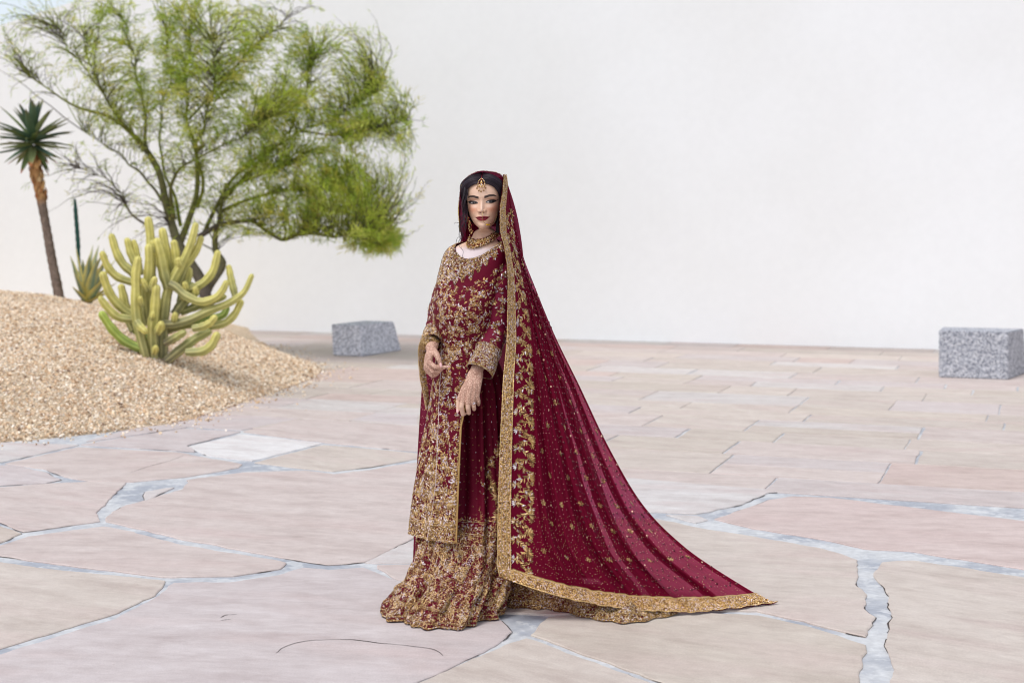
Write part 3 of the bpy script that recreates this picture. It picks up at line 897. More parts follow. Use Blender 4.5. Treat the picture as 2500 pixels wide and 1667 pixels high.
for nm, pts, r0, r1, colr in limbs:
    P = curve([T7(*p) for p in pts], 8 * len(pts))
    k = np.linspace(0, 1, len(P))
    P = P + np.stack([np.sin(k * 31 + r0 * 999), np.cos(k * 27 + r0 * 555), np.sin(k * 23 + 5)], -1) * 0.02 * k[:, None]
    R = r0 * (.90 if nm == 'trunk' else .66) * (1 - k) ** 1.25 + r1 * .6
    V, F, F3 = tube(P, R, 9)
    mix = np.concatenate([np.repeat(k, 9), [0, 1]])[:, None]
    c = colr * (1 - mix) + GRN * mix
    mesh_np(nm, V, [F, F3], M_bark, tree, c)
    skel.append(P[int(len(P) * .3):])
SK = np.concatenate(skel)
SKd = np.concatenate([np.gradient(s, axis=0) for s in skel]); SKd /= np.linalg.norm(SKd, axis=1)[:, None] + 1e-9

# crown: (X, Y, rx, ry, twigs, leafiness) in photograph positions
blobs = [(150, 90, 150, 90, 120, .35), (330, 110, 150, 130, 260, .9), (480, 90, 130, 110, 190, 1.0), (600, 150, 120, 130, 220, .9), (420, 260, 180, 120, 280, .7),
         (300, 230, 120, 80, 160, .45), (560, 330, 170, 130, 300, .85), (700, 310, 140, 110, 250, 1.0), (820, 230, 90, 100, 150, .7), (690, 410, 150, 95, 290, 1.15),
         (780, 470, 110, 80, 230, 1.25), (850, 540, 65, 45, 130, 1.2), (850, 330, 100, 90, 150, .55), (900, 400, 70, 130, 80, .3), (880, 480, 60, 60, 60, .5), (230, 400, 130, 90, 90, .22),
         (620, 500, 120, 45, 110, .6), (470, 440, 120, 90, 130, .4), (740, 150, 130, 90, 150, .5), (800, 130, 90, 70, 60, .35), (860, 250, 90, 90, 90, .5), (60, 130, 80, 100, 40, .2), (690, 90, 150, 90, 50, .25), (300, 520, 60, 60, 24, .2), (880, 550, 40, 25, 70, 1.4)]
twig = Bag(); LV = []; LC = []
leafcols = np.array([srgb(176, 190, 76), srgb(192, 204, 92), srgb(160, 180, 70), srgb(204, 208, 112), srgb(150, 174, 76), srgb(200, 192, 96)])
SKx = SK[:, 0]
for (X, Y, rx, ry, nt, lf) in blobs:
    for k in range(nt):
        a = rng.uniform(0, 6.283); r = rng.random() ** 0.5
        if k % 4 == 0: r *= rng.uniform(1.1, 1.5)
        dep = rng.normal(0, 0.55)
        end = W(X + rx * r * math.cos(a), Y + ry * r * math.sin(a), TD + dep)
        d2 = np.linalg.norm((SK - end) * np.array([1, .7, 1]), axis=1)
        # attach to a limb point lying below / inside
        cand = d2 + 0.6 * np.maximum(0, SK[:, 2] - end[2] + 0.15)
        i = int(np.argmin(cand + rng.uniform(0, .35, len(cand))))
        st = SK[i]; L = np.linalg.norm(end - st)
        if L < .08: continue
        mid = st + (end - st) * .5 + SKd[i] * L * .22 + rng.normal(0, .05, 3) * L + np.array([0, 0, .06 * L])
        m_ = 9
        tt = np.linspace(0, 1, m_)[:, None]
        P = st * (1 - tt) ** 2 + 2 * mid * tt * (1 - tt) + end * tt ** 2
        P[1:] += rng.normal(0, .010, (m_ - 1, 3))
        add_tube(twig, P, np.linspace(.0036 + .0028 * min(L, 1.5), .0016, m_), 3, (GRN * (.75 + .3 * rng.random())) if lf > .3 and rng.random() < .75 else GRAY * .9, cap=False)
        # side twigs and needle leaves
        nl = int(22 * lf * (0.5 + min(L, 1.2)) * rng.uniform(.5, 1.5))
        f = rng.uniform(.35, 1.0, nl) ** 0.8
        ip = np.clip((f * (m_ - 1)).astype(int), 0, m_ - 2); fr_ = f * (m_ - 1) - ip
        B0 = P[ip] * (1 - fr_[:, None]) + P[ip + 1] * fr_[:, None]
        dv = P[ip + 1] - P[ip]; dv /= np.linalg.norm(dv, axis=1)[:, None] + 1e-9
        rv = rng.normal(0, 1, (nl, 3)); rv[:, 2] += .35
        dl = dv * .75 + rv * .42; dl /= np.linalg.norm(dl, axis=1)[:, None]
        LL = rng.uniform(.05, .14, nl)
        sd = np.cross(dl, rng.normal(0, 1, (nl, 3))); sd /= np.linalg.norm(sd, axis=1)[:, None]
        wv = rng.uniform(.0028, .0062, nl)
        B0 = B0 + rng.normal(0, .018, (nl, 3))
        q_ = np.stack([B0, B0 + dl * (LL * .5)[:, None] + sd * wv[:, None], B0 + dl * LL[:, None] + np.array([0, 0, -.006]), B0 + dl * (LL * .5)[:, None] - sd * wv[:, None]], 1)
        LV.append(q_)
        tone = leafcols[rng.integers(0, 6)] * rng.uniform(.8, 1.15)
        LC.append(np.clip(tone[None] * rng.uniform(.8, 1.2, (nl, 1)), 0, 1))
twig.build('twigs', M_bark, tree, kind='stuff')
LV = np.concatenate(LV); LC = np.concatenate(LC)
mesh_np('foliage', LV.reshape(-1, 3), np.arange(len(LV) * 4).reshape(-1, 4), M_leaf, tree, np.repeat(LC, 4, 0), smooth=False, kind='stuff')
print('leaves', len(LV))
# ------------------------------------------------------------------ the bride
foot = np.array([W(1080, 1388)[0], 0.0, 0.0])
person = thing('person', 'standing bride in a burgundy and gold embroidered dress with long trailing veil', 'person', tuple(foot))
MM = 0.001

# ---- materials
t = NT('skin'); t.set(Roughness=0.48, **{'Specular IOR Level': 0.35})
ca = t.attr().outputs['Color']
hen = t.attr('henna').outputs['Fac']
v = t.coord()
vo = t.n('TexVoronoi', feature='DISTANCE_TO_EDGE'); vo.inputs['Scale'].default_value = 130; t.l(v, vo.inputs['Vector'])
v2 = t.n('TexVoronoi'); v2.inputs['Scale'].default_value = 62; t.l(v, v2.inputs['Vector'])
sn = t.n('Math', operation='SINE'); m5 = t.n('Math', operation='MULTIPLY'); m5.inputs[1].default_value = 14
t.l(v2.outputs['Distance'], m5.inputs[0]); t.l(m5.outputs[0], sn.inputs[0])
lines = t.ramp(vo.outputs['Distance'], [(0.05, 1.0), (0.14, 0.0)])
rings = t.ramp(sn.outputs[0], [(0.45, 0.0), (0.7, 0.8)])
pat = t.mix(1.0, lines, rings, 'LIGHTEN')
hm = t.n('Math', operation='MULTIPLY'); t.l(pat, hm.inputs[0]); t.l(hen, hm.inputs[1])
hm2 = t.n('Math', operation='MULTIPLY'); t.l(hm.outputs[0], hm2.inputs[0]); hm2.inputs[1].default_value = 0.58
t.base(t.mix(hm2.outputs[0], ca, srgb(128, 62, 48)))
t.set(**{'Subsurface Weight': 0.0})
rg = t.attr('gloss').outputs['Fac']
rm = t.n('MapRange'); rm.inputs['To Min'].default_value = 0.5; rm.inputs['To Max'].default_value = 0.18
t.l(rg, rm.inputs['Value']); t.l(rm.outputs[0], t.p.inputs['Roughness'])
sm = t.n('MapRange'); sm.inputs['From Min'].default_value = -1; sm.inputs['From Max'].default_value = 0; sm.inputs['To Min'].default_value = .02; sm.inputs['To Max'].default_value = .35
t.l(rg, sm.inputs['Value']); t.l(sm.outputs[0], t.p.inputs['Specular IOR Level'])
M_skin = t.m


def fabric(name, c1, c2, alpha=None, rough=0.55, sheen=0.0, spec=.3):
    t = NT(name); t.set(Roughness=rough, **{'Specular IOR Level': spec, 'Sheen Weight': sheen, 'Sheen Roughness': .4})
    v = t.coord(); w = t.noise(v, 22, 4, .6); f = t.noise(v, 420, 2, .5)
    c = t.mix(w, c1, c2)
    c = t.mix(1.0, c, t.ramp(f, [(.3, .82), (.7, 1.12)]), 'MULTIPLY')
    t.base(c); t.bump(f, .25, .0015)
    if alpha is not None:
        tl = t.n('BsdfTranslucent'); tl.inputs['Color'].default_value = (.20, .006, .035, 1)
        m1 = t.n('MixShader'); m1.inputs['Fac'].default_value = .3
        t.l(t.p.outputs[0], m1.inputs[1]); t.l(tl.outputs[0], m1.inputs[2])
        tp = t.n('BsdfTransparent'); tp.inputs['Color'].default_value = (1, .26, .46, 1)
        m2_ = t.n('MixShader')
        mr = t.n('MapRange'); mr.inputs['To Min'].default_value = alpha - .07; mr.inputs['To Max'].default_value = alpha + .07
        t.l(t.noise(v, 300, 2, .5), mr.inputs['Value'])
        t.l(mr.outputs[0], m2_.inputs['Fac'])
        t.l(tp.outputs[0], m2_.inputs[1]); t.l(m1.outputs[0], m2_.inputs[2]); t.l(m2_.outputs[0], t.out.inputs['Surface'])
    return t.m


M_velvet = fabric('burgundy_fabric', (.098, .002, .013), (.130, .003, .019), spec=.12, rough=.7)
M_sleeve = fabric('burgundy_chiffon', (.125, .004, .022), (.17, .006, .030), spec=.15, rough=.65)
M_veil = fabric('veil_chiffon', (.165, .002, .022), (.21, .003, .030), alpha=.76, spec=.1, rough=.7)
M_veilback = fabric('veil_chiffon_lining', (.11, .002, .015), (.14, .003, .020), alpha=.93, spec=.1, rough=.7)
M_goldcloth = fabric('gold_cloth', (.26, .13, .04), (.16, .06, .03), rough=.5)
t = NT('embroidery_thread'); t.set(Metallic=.55, Roughness=.42, **{'Specular IOR Level': .5}); t.base(t.attr().outputs['Color']); M_emb = t.m
t = NT('jewel_gold'); t.set(Metallic=.9, Roughness=.24); t.base(t.attr().outputs['Color']); M_gold = t.m

# ---- body: head, neck and trunk as one skin
CHIN = (1113.5, 525.8)
HEAD_Y = 0.02
U0 = W(CHIN[0], CHIN[1], HEAD_Y - .06); U0[1] = HEAD_Y


def hx(u, v, w, wt=1.0):
    """head millimetres (right, up from chin, forward) -> world, with the turn and tilt of the head"""
    u = np.asarray(u, float) * MM; v = np.asarray(v, float) * MM; w = np.asarray(w, float) * MM
    yaw, roll, pit = math.radians(-5) * wt, math.radians(2.2) * wt, math.radians(3.0) * wt
    x = u * np.cos(yaw) + w * np.sin(yaw); f = -u * np.sin(yaw) + w * np.cos(yaw)
    z = v * np.cos(pit) - (f - .06) * np.sin(pit) * 1.0; f = f * np.cos(pit) + (v - .10) * np.sin(pit)
    x2 = x * np.cos(roll) - z * np.sin(roll); z2 = z * np.cos(roll) + x * np.sin(roll)
    return np.stack([U0[0] + x2, U0[1] - f, U0[2] + z2], -1)


rows = [  # v, a, front, back, centre x, centre w
    (215, 1, 1, 1, 0), (213, 14, 15, 16, 0), (208, 28, 30, 32, 0), (200, 44, 48, 52, 0), (190, 56, 62, 68, 0), (180, 64, 72, 82, 0), (168, 69.5, 80, 91, 0), (155, 72, 84, 97, 0), (140, 72, 87, 100, 0), (126, 70, 88, 100, 0),
    (110, 67.5, 86, 97, 0), (95, 66, 85, 92, 0), (80, 64.5, 86, 86, 0), (65, 61, 86, 80, 0), (52, 58.5, 86, 74, 0), (42, 54.5, 86, 70, 0), (30, 48, 86, 67, 0), (20, 40, 85, 65, 0), (12, 32, 82.5, 63, 0), (5, 24.5, 77, 62, 0), (0, 22, 67, 61, 0), (-3, 26, 50, 60, 0),
    (-9, 36, 42, 60, -1), (-16, 42, 35, 61, -2), (-25, 45, 33, 62, -4), (-38, 49, 35, 63, -7), (-50, 62, 39, 66, -11), (-60, 82, 45, 68, -14), (-72, 98, 52, 71, -18), (-85, 108, 60, 74, -22), (-100, 116, 67, 78, -28), (-124, 116, 79, 82, -36), (-194, 102, 100, 86, -44), (-295, 98, 106, 86, -46), (-464, 84, 92, 86, -44), (-560, 74, 70, 66, -44), (-680, 70, 50, 50, -40), (-800, 60, 45, 45, -36)]
rows = rows[::-1]
rv = np.array([r[0] for r in rows], float)
vv = np.concatenate([np.linspace(-800, -200, 24), np.linspace(-190, -30, 34), np.linspace(-28, 213, 230), [214.6]])
prm = pch_rows(vv, rv, np.array([r[1:] for r in rows], float))
th = np.concatenate([np.linspace(-180, -82, 26)[:-1], np.linspace(-82, 82, 190), np.linspace(82, 180, 26)[1:-1]])
TH = np.radians(th)[None, :]
a_, f_, b_, cx_ = [prm[:, k][:, None] for k in range(4)]
VV = np.repeat(vv[:, None], len(th), 1)
sn_, cs_ = np.sin(TH), np.cos(TH)
ex = 0.92
UU = a_ * np.sign(sn_) * np.abs(sn_) ** ex
WW = np.where(cs_ > 0, f_ * np.abs(cs_) ** ex, -b_ * np.abs(cs_) ** ex)
g2 = lambda u, v, su, sv_: np.exp(-0.5 * ((UU - u) / su) ** 2 - 0.5 * ((VV - v) / sv_) ** 2)
front = (cs_ > 0) & (VV > -8)
FW = sstep(-8, 6, VV) * sstep(0.0, 0.25, cs_)
dW = np.zeros_like(UU)
# nose
nh = pchip(VV, [54, 60, 64, 67.5, 71, 76, 84, 94, 103, 110, 120], [0, .5, 4.5, 13, 19, 20.5, 16.5, 11, 6.5, 4, 0])
nsg = pchip(VV, [60, 70, 78, 95, 112], [7.0, 6.6, 5.6, 4.8, 6.5])
dW += nh * np.exp(-0.5 * (UU / nsg) ** 2)
for s in (-1, 1):
    dW += 7.5 * g2(s * 12.2, 69.5, 4.4, 4.6) - 3.2 * g2(s * 18.5, 68, 2.6, 5.5) - 3.5 * g2(s * 6.2, 64.0, 2.5, 1.6)
    dW += -8.0 * g2(s * 29, 108, 14, 9.5) + 7.0 * g2(s * 32.5, 103.5, 10.5, 7.0)
    dW += 3.2 * g2(s * 30, 122, 18, 5) + 5.0 * g2(s * 40, 78, 15, 13) - 2.0 * g2(s * 44, 48, 12, 12)
    dW += -1.3 * g2(s * 31, 110.5, 13, 1.2) - 1.0 * g2(s * 30, 95, 12, 1.6)
    dW += -2.2 * g2(s * 30, 46.0, 3.0, 3.2) + 2.0 * g2(s * 38, 58, 8, 8)
dW += 6.5 * g2(0, 48, 19, 13)
dW += 3.6 * g2(0, 47.2, 14, 3.4) + 4.6 * g2(0, 38.0, 12.5, 3.8) - 3.4 * g2(0, 42.8, 20, 1.25) - 3.6 * g2(0, 28.5, 15, 4.5) + 6 * g2(0, 13, 13, 9) - 1.2 * g2(0, 56, 2.2, 5)
WW = WW + dW * FW
wt = sstep(-60, -10, VV)
HV = hx(UU + cx_ * 1.0, VV, WW, wt)
# ---- make-up and skin colours, neck shade painted in
SKN = np.array((.73, .465, .325)); 
C = np.tile(SKN, (*UU.shape, 1))
GL = np.zeros(UU.shape)
fr_m = FW


def paint(mask, col, amt=1.0):
    global C
    m_ = (np.clip(mask, 0, 1) * amt * fr_m)[..., None]
    C = C * (1 - m_) + np.array(col) * m_


# paler forehead, nose ridge and chin; blush on the cheeks
paint(g2(0, 140, 26, 14), (.86, .62, .49), .6); paint(g2(0, 84, 5, 18), (.88, .65, .53), .6); paint(g2(0, 12, 12, 8), (.82, .58, .45), .5)
for s in (-1, 1):
    paint(g2(s * 42, 78, 15, 11) * 1.15, srgb(214, 128, 90), .62)
    paint(g2(s * 28, 88, 10, 5), (.86, .64, .52), .6)
    paint(g2(s * 52, 58, 12, 18), (.62, .36, .23), .40)
    paint(g2(s * 11, 92, 3.2, 16), (.64, .39, .27), .3)
    paint(g2(s * 12, 70, 6, 4), (.70, .42, .30), .4)
    paint(g2(s * 6.4, 64.3, 2.6, 1.5) * 1.3, (.12, .04, .03), .85)
    # shadow colour above the eye, brow
    paint(g2(s * 36, 112.5, 13, 4.5) * 1.2, srgb(166, 108, 80), .7)
    paint(g2(s * 29, 108.0, 10, 2.6) * 1.2, srgb(232, 200, 180), .7)
    uu = UU * s
    bc = pchip(uu, [9, 18, 32, 44, 57], [121.3, 123.2, 126.8, 127.0, 121.5]) + (1.0 if s > 0 else -.4)
    bt = pchip(uu, [9, 13, 30, 45, 57], [3.9, 5.4, 5.2, 4.2, 1.0])
    bm_ = sstep(1.0, .72, np.abs(VV - bc) / np.maximum(bt, .1)) * ((uu > 9) & (uu < 57.5))
    bm_ = bm_ * sstep(8.5, 13, uu)
    paint(bm_, srgb(40, 26, 24), .95); GL = GL - bm_ * fr_m
    # almond eye, looking to the right of the picture
    ec = 32.5; dy = 103.3 + (1.2 if s > 0 else -.4)
    uo = (uu - ec) / 1.2
    up_ = dy + pchip(uo, [-15.5, -8, 0, 8, 16.5], [-2.6, 2.2, 4.0, 3.9, .9]); lo_ = dy + pchip(uo, [-15.5, -8, 0, 8, 16.5], [-3.0, -4.9, -5.6, -4.4, .1])
    inside = sstep(0, .9, up_ - VV) * sstep(0, .9, VV - lo_) * ((uo > -15.6) & (uo < 16.6))
    line = np.maximum(sstep(2.6, 1.0, np.abs(VV - up_ - .7) / (1.0 + 1.0 * sstep(-10, 12, uo))), (.55 + .4 * sstep(-4, 8, uo)) * sstep(2.2, .8, np.abs(VV - lo_))) * ((uo > -15) & (uo < 17.5))
    wing = sstep(2.3, .8, np.abs(VV - (dy + .6 + (uo - 12) * .38))) * ((uo > 9) & (uo < 23))
    paint(inside, (.42, .38, .37), 1.0)
    iu = UU - (s * ec + 4.6)
    iris = sstep(9.6, 8.8, np.hypot(iu, (VV - dy + .8)))
    paint(iris * inside, (.012, .007, .006), 1.0)
    paint(np.maximum(line, wing), (.010, .007, .008), .98); GL = np.maximum(-1, GL - np.clip(np.maximum(np.maximum(line, wing), inside), 0, 1) * fr_m)
    glint = sstep(1.5, .7, np.hypot(iu + 1.9, VV - dy - .6)); paint(glint * iris * inside, (.7, .7, .7), .5)
# lips
lu = np.abs(UU)
topl = pchip(lu, [0, 4, 9, 18, 29], [49.2, 51.2, 51.0, 49.2, 46.8]); botl = pchip(lu, [0, 8, 16, 23, 29], [31.6, 32.4, 35.8, 41.2, 46.2])
lip = sstep(0, 1.1, topl - VV) * sstep(0, 1.1, VV - botl) * (lu < 29)
paint(lip, srgb(126, 6, 34), .98)
paint(sstep(1.2, .3, np.abs(VV - 42.6 - .0046 * lu ** 2)) * (lu < 28), srgb(48, 4, 12), .85)
paint(g2(0, 37.5, 9, 1.5) * lip, srgb(176, 60, 82), .55)
GL = np.maximum(GL, lip * .6 * fr_m)
chest = sstep(-60, -85, VV)[..., None]
C = C * (1 - chest) + np.array(srgb(222, 205, 205)) * chest
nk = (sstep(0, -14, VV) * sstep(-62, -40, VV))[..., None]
C = C * (1 - nk) + nk * np.array((.60, .37, .26))  # neck darkened: shade under the chin put into its colour
nv, nu = UU.shape
top_v = HV[-1].mean(0)
body_V = [HV.reshape(-1, 3)]; body_F = [gridF(nv, nu, True)]
body_C = [C.reshape(-1, 3)]; body_H = [np.zeros(nv * nu)]; body_G = [GL.reshape(-1)]


def remeshed(caps, voxel=.0016, smooth=6):
    """blend tapered capsules into one skin"""
    bm = bmesh.new()
    for (p, r, q_, r2) in caps:
        p = np.asarray(p); q_ = np.asarray(q_)
        n_ = 9; tt = np.linspace(0, 1, n_)
        V, F, F3 = tube(p + (q_ - p) * tt[:, None], r + (r2 - r) * tt, 14)
        vs = [bm.verts.new(x) for x in V]
        for f in list(F) + list(F3): bm.faces.new([vs[k] for k in f])
        for c_, rr_ in ((p, r), (q_, r2)):
            V, F = ellipsoid(c_, (rr_ * .999,) * 3, 14, 9)
            vs = [bm.verts.new(x) for x in V]
            for f in F:
                try: bm.faces.new([vs[k] for k in dict.fromkeys(f)])
                except ValueError: pass
    me = bpy.data.meshes.new('hand_tmp'); bm.to_mesh(me); bm.free()
    o = bpy.data.objects.new('hand_tmp', me); COL.objects.link(o)
    md = o.modifiers.new('r', 'REMESH'); md.mode = 'VOXEL'; md.voxel_size = voxel
    ms_ = o.modifiers.new('s', 'SMOOTH'); ms_.iterations = smooth; ms_.factor = .5
    dg = bpy.context.evaluated_depsgraph_get(); dg.update()
    e = o.evaluated_get(dg); m_ = e.to_mesh()
    V = np.empty(len(m_.vertices) * 3); m_.vertices.foreach_get('co', V); V = V.reshape(-1, 3)
    m_.calc_loop_triangles()
    F = np.empty(len(m_.loop_triangles) * 3, np.int32); m_.loop_triangles.foreach_get('vertices', F); F = F.reshape(-1, 3)
    e.to_mesh_clear(); bpy.data.objects.remove(o); bpy.data.meshes.remove(me)
    return V, F


def chain(pts, radii):
    return [(pts[k], radii[k], pts[k + 1], radii[k + 1]) for k in range(len(pts) - 1)]


H = lambda X, Y, y: W(X, Y, y)
# her left hand (right in the picture), holding the edge of the tunic
caps = []
LS, LE, LW = H(1144, 612, -.005), H(1140, 752, -.045), H(1094, 852, -.165)
caps += chain([LS, LE], [.032, .032]) + chain([LE, LW], [.034, .024])
for kx, ky, kd, bx in [(1064, 912, -.186, 1084), (1075, 917, -.191, 1090), (1086, 915, -.188, 1096), (1095, 908, -.182, 1101)]:
    caps += chain([H(bx, 858, -.166), H((kx + bx) / 2 - 1, (ky + 858) / 2, kd + .004), H(kx, ky, kd)], [.0155, .0150, .0108])
caps += chain([H(1086, 866, -.155), H(1078, 892, -.160), H(1085, 905, -.165)], [.019, .017, .012])
caps += chain([H(1064, 912, -.186), H(1060, 934, -.192), H(1063, 951, -.176), H(1068, 950, -.160)], [.0108, .0090, .0082, .0065])
caps += chain([H(1075, 917, -.191), H(1075, 937, -.190), H(1077, 948, -.168), H(1077, 943, -.152)], [.0108, .0092, .0084, .0066])
caps += chain([H(1086, 915, -.188), H(1088, 932, -.184), H(1089, 939, -.164), H(1087, 934, -.148)], [.0104, .0088, .008, .0062])
caps += chain([H(1095, 908, -.182), H(1099, 922, -.176), H(1099, 928, -.160), H(1096, 924, -.148)], [.0098, .008, .0072, .0058])
caps += chain([H(1086, 866, -.160), H(1066, 892, -.160), H(1054, 918, -.168), H(1052, 941, -.176)], [.017, .0125, .0098, .0072])
Vh, Fh = remeshed(caps)
hands = [(Vh, Fh, LW)]
# her right hand (left in the picture), relaxed in front of the tunic
caps = []
RS, RE, RW = H(1050, 625, .05), H(1005, 746, .068), H(991, 799, -.125)
caps += chain([RS, RE], [.030, .030]) + chain([RE, RW], [.030, .023])
for kx, ky, kd in [(985, 832, -.170), (980, 838, -.160), (979, 845, -.146), (982, 851, -.132)]:
    caps += chain([H(990, 803, -.132), H((kx + 990) / 2 - 1, (ky + 803) / 2, kd + .010), H(kx, ky, kd)], [.0150, .0150, .0108])
caps += chain([H(985, 832, -.170), H(1000, 843, -.184), H(1014, 844, -.180), H(1027, 842, -.174)], [.0106, .009, .0082, .0060])
caps += chain([H(980, 838, -.160), H(994, 853, -.172), H(1007, 853, -.164), H(1015, 848, -.158)], [.0108, .009, .0082, .0062])
caps += chain([H(979, 845, -.146), H(992, 860, -.156), H(1004, 858, -.148), H(1009, 853, -.142)], [.0104, .0088, .008, .006])
caps += chain([H(982, 851, -.132), H(993, 863, -.140), H(1001, 861, -.132), H(1005, 856, -.128)], [.0096, .008, .0072, .0056])
caps += chain([H(992, 803, -.138), H(1002, 813, -.164), H(1008, 825, -.178), H(1012, 836, -.180)], [.0165, .0122, .0098, .0070])
Vh, Fh = remeshed(caps)
hands.append((Vh, Fh, RW))
off = nv * nu
SKH = np.array((.68, .445, .335))
for Vh, Fh, wr in hands:
    body_V.append(Vh); body_F.append(Fh + off); off += len(Vh)
    d_ = np.linalg.norm(Vh - wr, axis=1)
    body_C.append(np.tile(SKH, (len(Vh), 1))); body_H.append((d_ < .13) * 1.0); body_G.append(np.zeros(len(Vh)))
# legs and shoes, under the skirt
for s, X in ((-1, 1055), (1, 1105)):
    P = [W(X, 960, .03), W(X, 1130, .03), W(X, 1360, .02), np.array([W(X, 1388)[0], -.02, .04]), np.array([W(X, 1388)[0] - .03, -.15, .025])]
    V, F, F3 = tube(curve(P, 30), np.interp(np.linspace(0, 1, 30), [0, .4, .75, .85, 1], [.058, .048, .036, .034, .022]), 12)
    body_V.append(V); body_F.append(F + off); body_F.append(F3 + off); off += len(V)
    body_C.append(np.tile(SKN, (len(V), 1))); body_H.append(np.zeros(len(V))); body_G.append(np.zeros(len(V)))
quads = np.concatenate([f for f in body_F if f.shape[1] == 4]); tris = np.concatenate([f for f in body_F if f.shape[1] == 3])
body = mesh_np('body', np.concatenate(body_V), [tris, quads], M_skin, person, np.concatenate(body_C), attrs={'henna': np.concatenate(body_H), 'gloss': np.concatenate(body_G)})
# finger nails
nb = Bag()
for p, dr, ln in [(H(1051, 943, -.182), (-.1, -.4, -1), .011), (H(1029, 842, -.178), (1, -.2, .05), .012), (H(1012.5, 838, -.1885), (.15, -.5, -1), .011), (H(1017, 847.5, -.163), (1, -.2, .4), .009), (H(1010, 852.5, -.147), (1, -.2, .5), .008)]:
    d_ = np.array(dr, float); d_ /= np.linalg.norm(d_)
    M_ = np.array(Vector(d_).to_track_quat('X', 'Z').to_matrix())
    V, F = ellipsoid(p, (ln, .0052, .0026), 10, 7, M_); nb.add(V, F, np.array(srgb(226, 178, 176)))
nails = nb.build('nails', mat_vcol('nail_gloss', .25), person)
nails['kind'] = 'stuff'

# ---- hair
t = NT('hair'); t.set(Roughness=.42, **{'Specular IOR Level': .32}); t.base(t.attr().outputs['Color']); M_hair = t.m
HB = np.array(srgb(34, 24, 32))
prm_i = lambda v: pch_rows(v, rv, np.array([r[1:] for r in rows], float))


def head_pt(ang, v, off=0.0):
    """point on the skull, angle from the front (deg), height mm, lift mm"""
    p = prm_i(np.atleast_1d(v)); A = np.radians(np.atleast_1d(ang))
    s, c = np.sin(A), np.cos(A)
    a = p[:, 0] + off; f = p[:, 1] + off; b = p[:, 2] + off
    u = a * np.sign(s) * np.abs(s) ** ex; w = np.where(c > 0, f * np.abs(c) ** ex, -b * np.abs(c) ** ex)
    return u, np.atleast_1d(v) + 0.0, w


def hair_path(f, k):
    fa = pchip(k, [0, .15, .3, .45, .6, .75, .88, 1], [2, 14, 24.5, 37, 49, 61, 75, 92]); fv = pchip(k, [0, .15, .3, .45, .6, .75, .88, 1], [173, 172, 167, 157.5, 141, 120, 93, 58])
    ba = 2 + 128 * (1 - (1 - k) ** 1.25); bv = 213 + (50 - 213) * k ** 1.75
    g = min(1.0, f * 1.15) ** .8
    return fa + (ba - fa) * g, fv + (bv - fv) * g


hb = Bag()
for s in (-1, 1):
    nq, npp = 150, 30
    V = np.zeros((nq, npp, 3)); Cc = np.zeros((nq, npp, 3))
    for q_ in range(nq):
        f = q_ / (nq - 1)
        # from the parting (front hairline to crown) sweeping down past the temple
        va, aa = 172 + 42 * min(f * 1.3, 1), s * 2.0
        k = np.linspace(0, 1, npp)
        ang, vh = hair_path(f, k); ang = s * ang
        lift = 2.5 + (14 if s < 0 else 10.5) * np.sin(np.clip(k * 1.5, 0, 1) * 1.57) * (.20 + .80 * min(1, f * 4)) + 1.4 * math.sin(f * 95) + 0.9 * math.sin(f * 210 + 2) + 1.2 * np.sin(f * 37 + k * 5)
        lift[0] = 2.5
        # the crown rows share the lift but the parting stays low
        u, v_, w = head_pt(ang, np.minimum(vh, 213), lift)
        v_ = v_ + lift * .75 * np.clip((vh - 120) / 80, 0, 1)
        V[q_] = hx(u, v_, w)
        Cc[q_] = HB * (.75 + .5 * abs(math.sin(f * 95))) * (1 + .25 * rng.random())
    hb.add(V.reshape(-1, 3), gridF(nq, npp), Cc.reshape(-1, 3))
# back of the head
ang = np.linspace(60, 300, 50); vh = np.linspace(20, 213.5, 40)
V = np.array([hx(*head_pt(ang, np.full(50, v_), 7)) for v_ in vh])
hb.add(V.reshape(-1, 3), gridF(40, 50), HB * .8)
# strands lying over the sweep
for s in (-1, 1):
    for k_ in range(110):
        f = rng.random() ** 1.3
        va = 172 + 42 * min(f * 1.3, 1); k = np.linspace(0.02, 1, 22)
        ang, vhh = hair_path(f, k); ang = s * (ang + rng.uniform(-2, 2) * k)
        lift = 3.2 + (14.6 if s < 0 else 11) * np.sin(np.clip(k * 1.5, 0, 1) * 1.57) * (.20 + .80 * min(1, f * 4)) + rng.uniform(-.5, 1.5)
        u, v_, w = head_pt(ang, np.minimum(vhh, 213), lift); v_ = v_ + lift * .75 * np.clip((vhh - 120) / 80, 0, 1)
        add_tube(hb, hx(u, v_, w), .0009, 4, HB * rng.uniform(.6, 2.4), cap=False)
# loose curls at the left, and hair falling behind the right cheek
for k_ in range(20):
    x0 = rng.uniform(1063, 1071); ph = rng.uniform(0, 6.3); L = rng.uniform(.55, 1.0)
    Y = np.linspace(430, 430 + 145 * L, 46); k = np.linspace(0, 1, 46)
    X = x0 + 3 - 7 * k + (1.0 + 6 * k) * np.sin(ph * .25 + k * 12) + rng.uniform(-1, 1)
    yy = -.045 + .012 * np.cos(ph * .35 + k * 11) + rng.uniform(-.012, .012)
    add_tube(hb, np.array([W(x, y_, d_) for x, y_, d_ in zip(X, Y, yy)]), np.linspace(.0015, .0005, 46), 4, HB * rng.uniform(.6, 1.9), cap=False)
for k_ in range(34):
    x0 = rng.uniform(1143, 1153); Y = np.linspace(440, 535, 26); k = np.linspace(0, 1, 26)
    X = x0 + 2 * np.sin(k * 7 + rng.uniform(0, 6)) - 5 * k ** 2 * rng.uniform(0, 1)
    dq = rng.uniform(-.015, .03)
    add_tube(hb, np.array([W(x, y_, dq) for x, y_ in zip(X, Y)]), .0024, 4, HB * rng.uniform(.4, 1.2), cap=False)
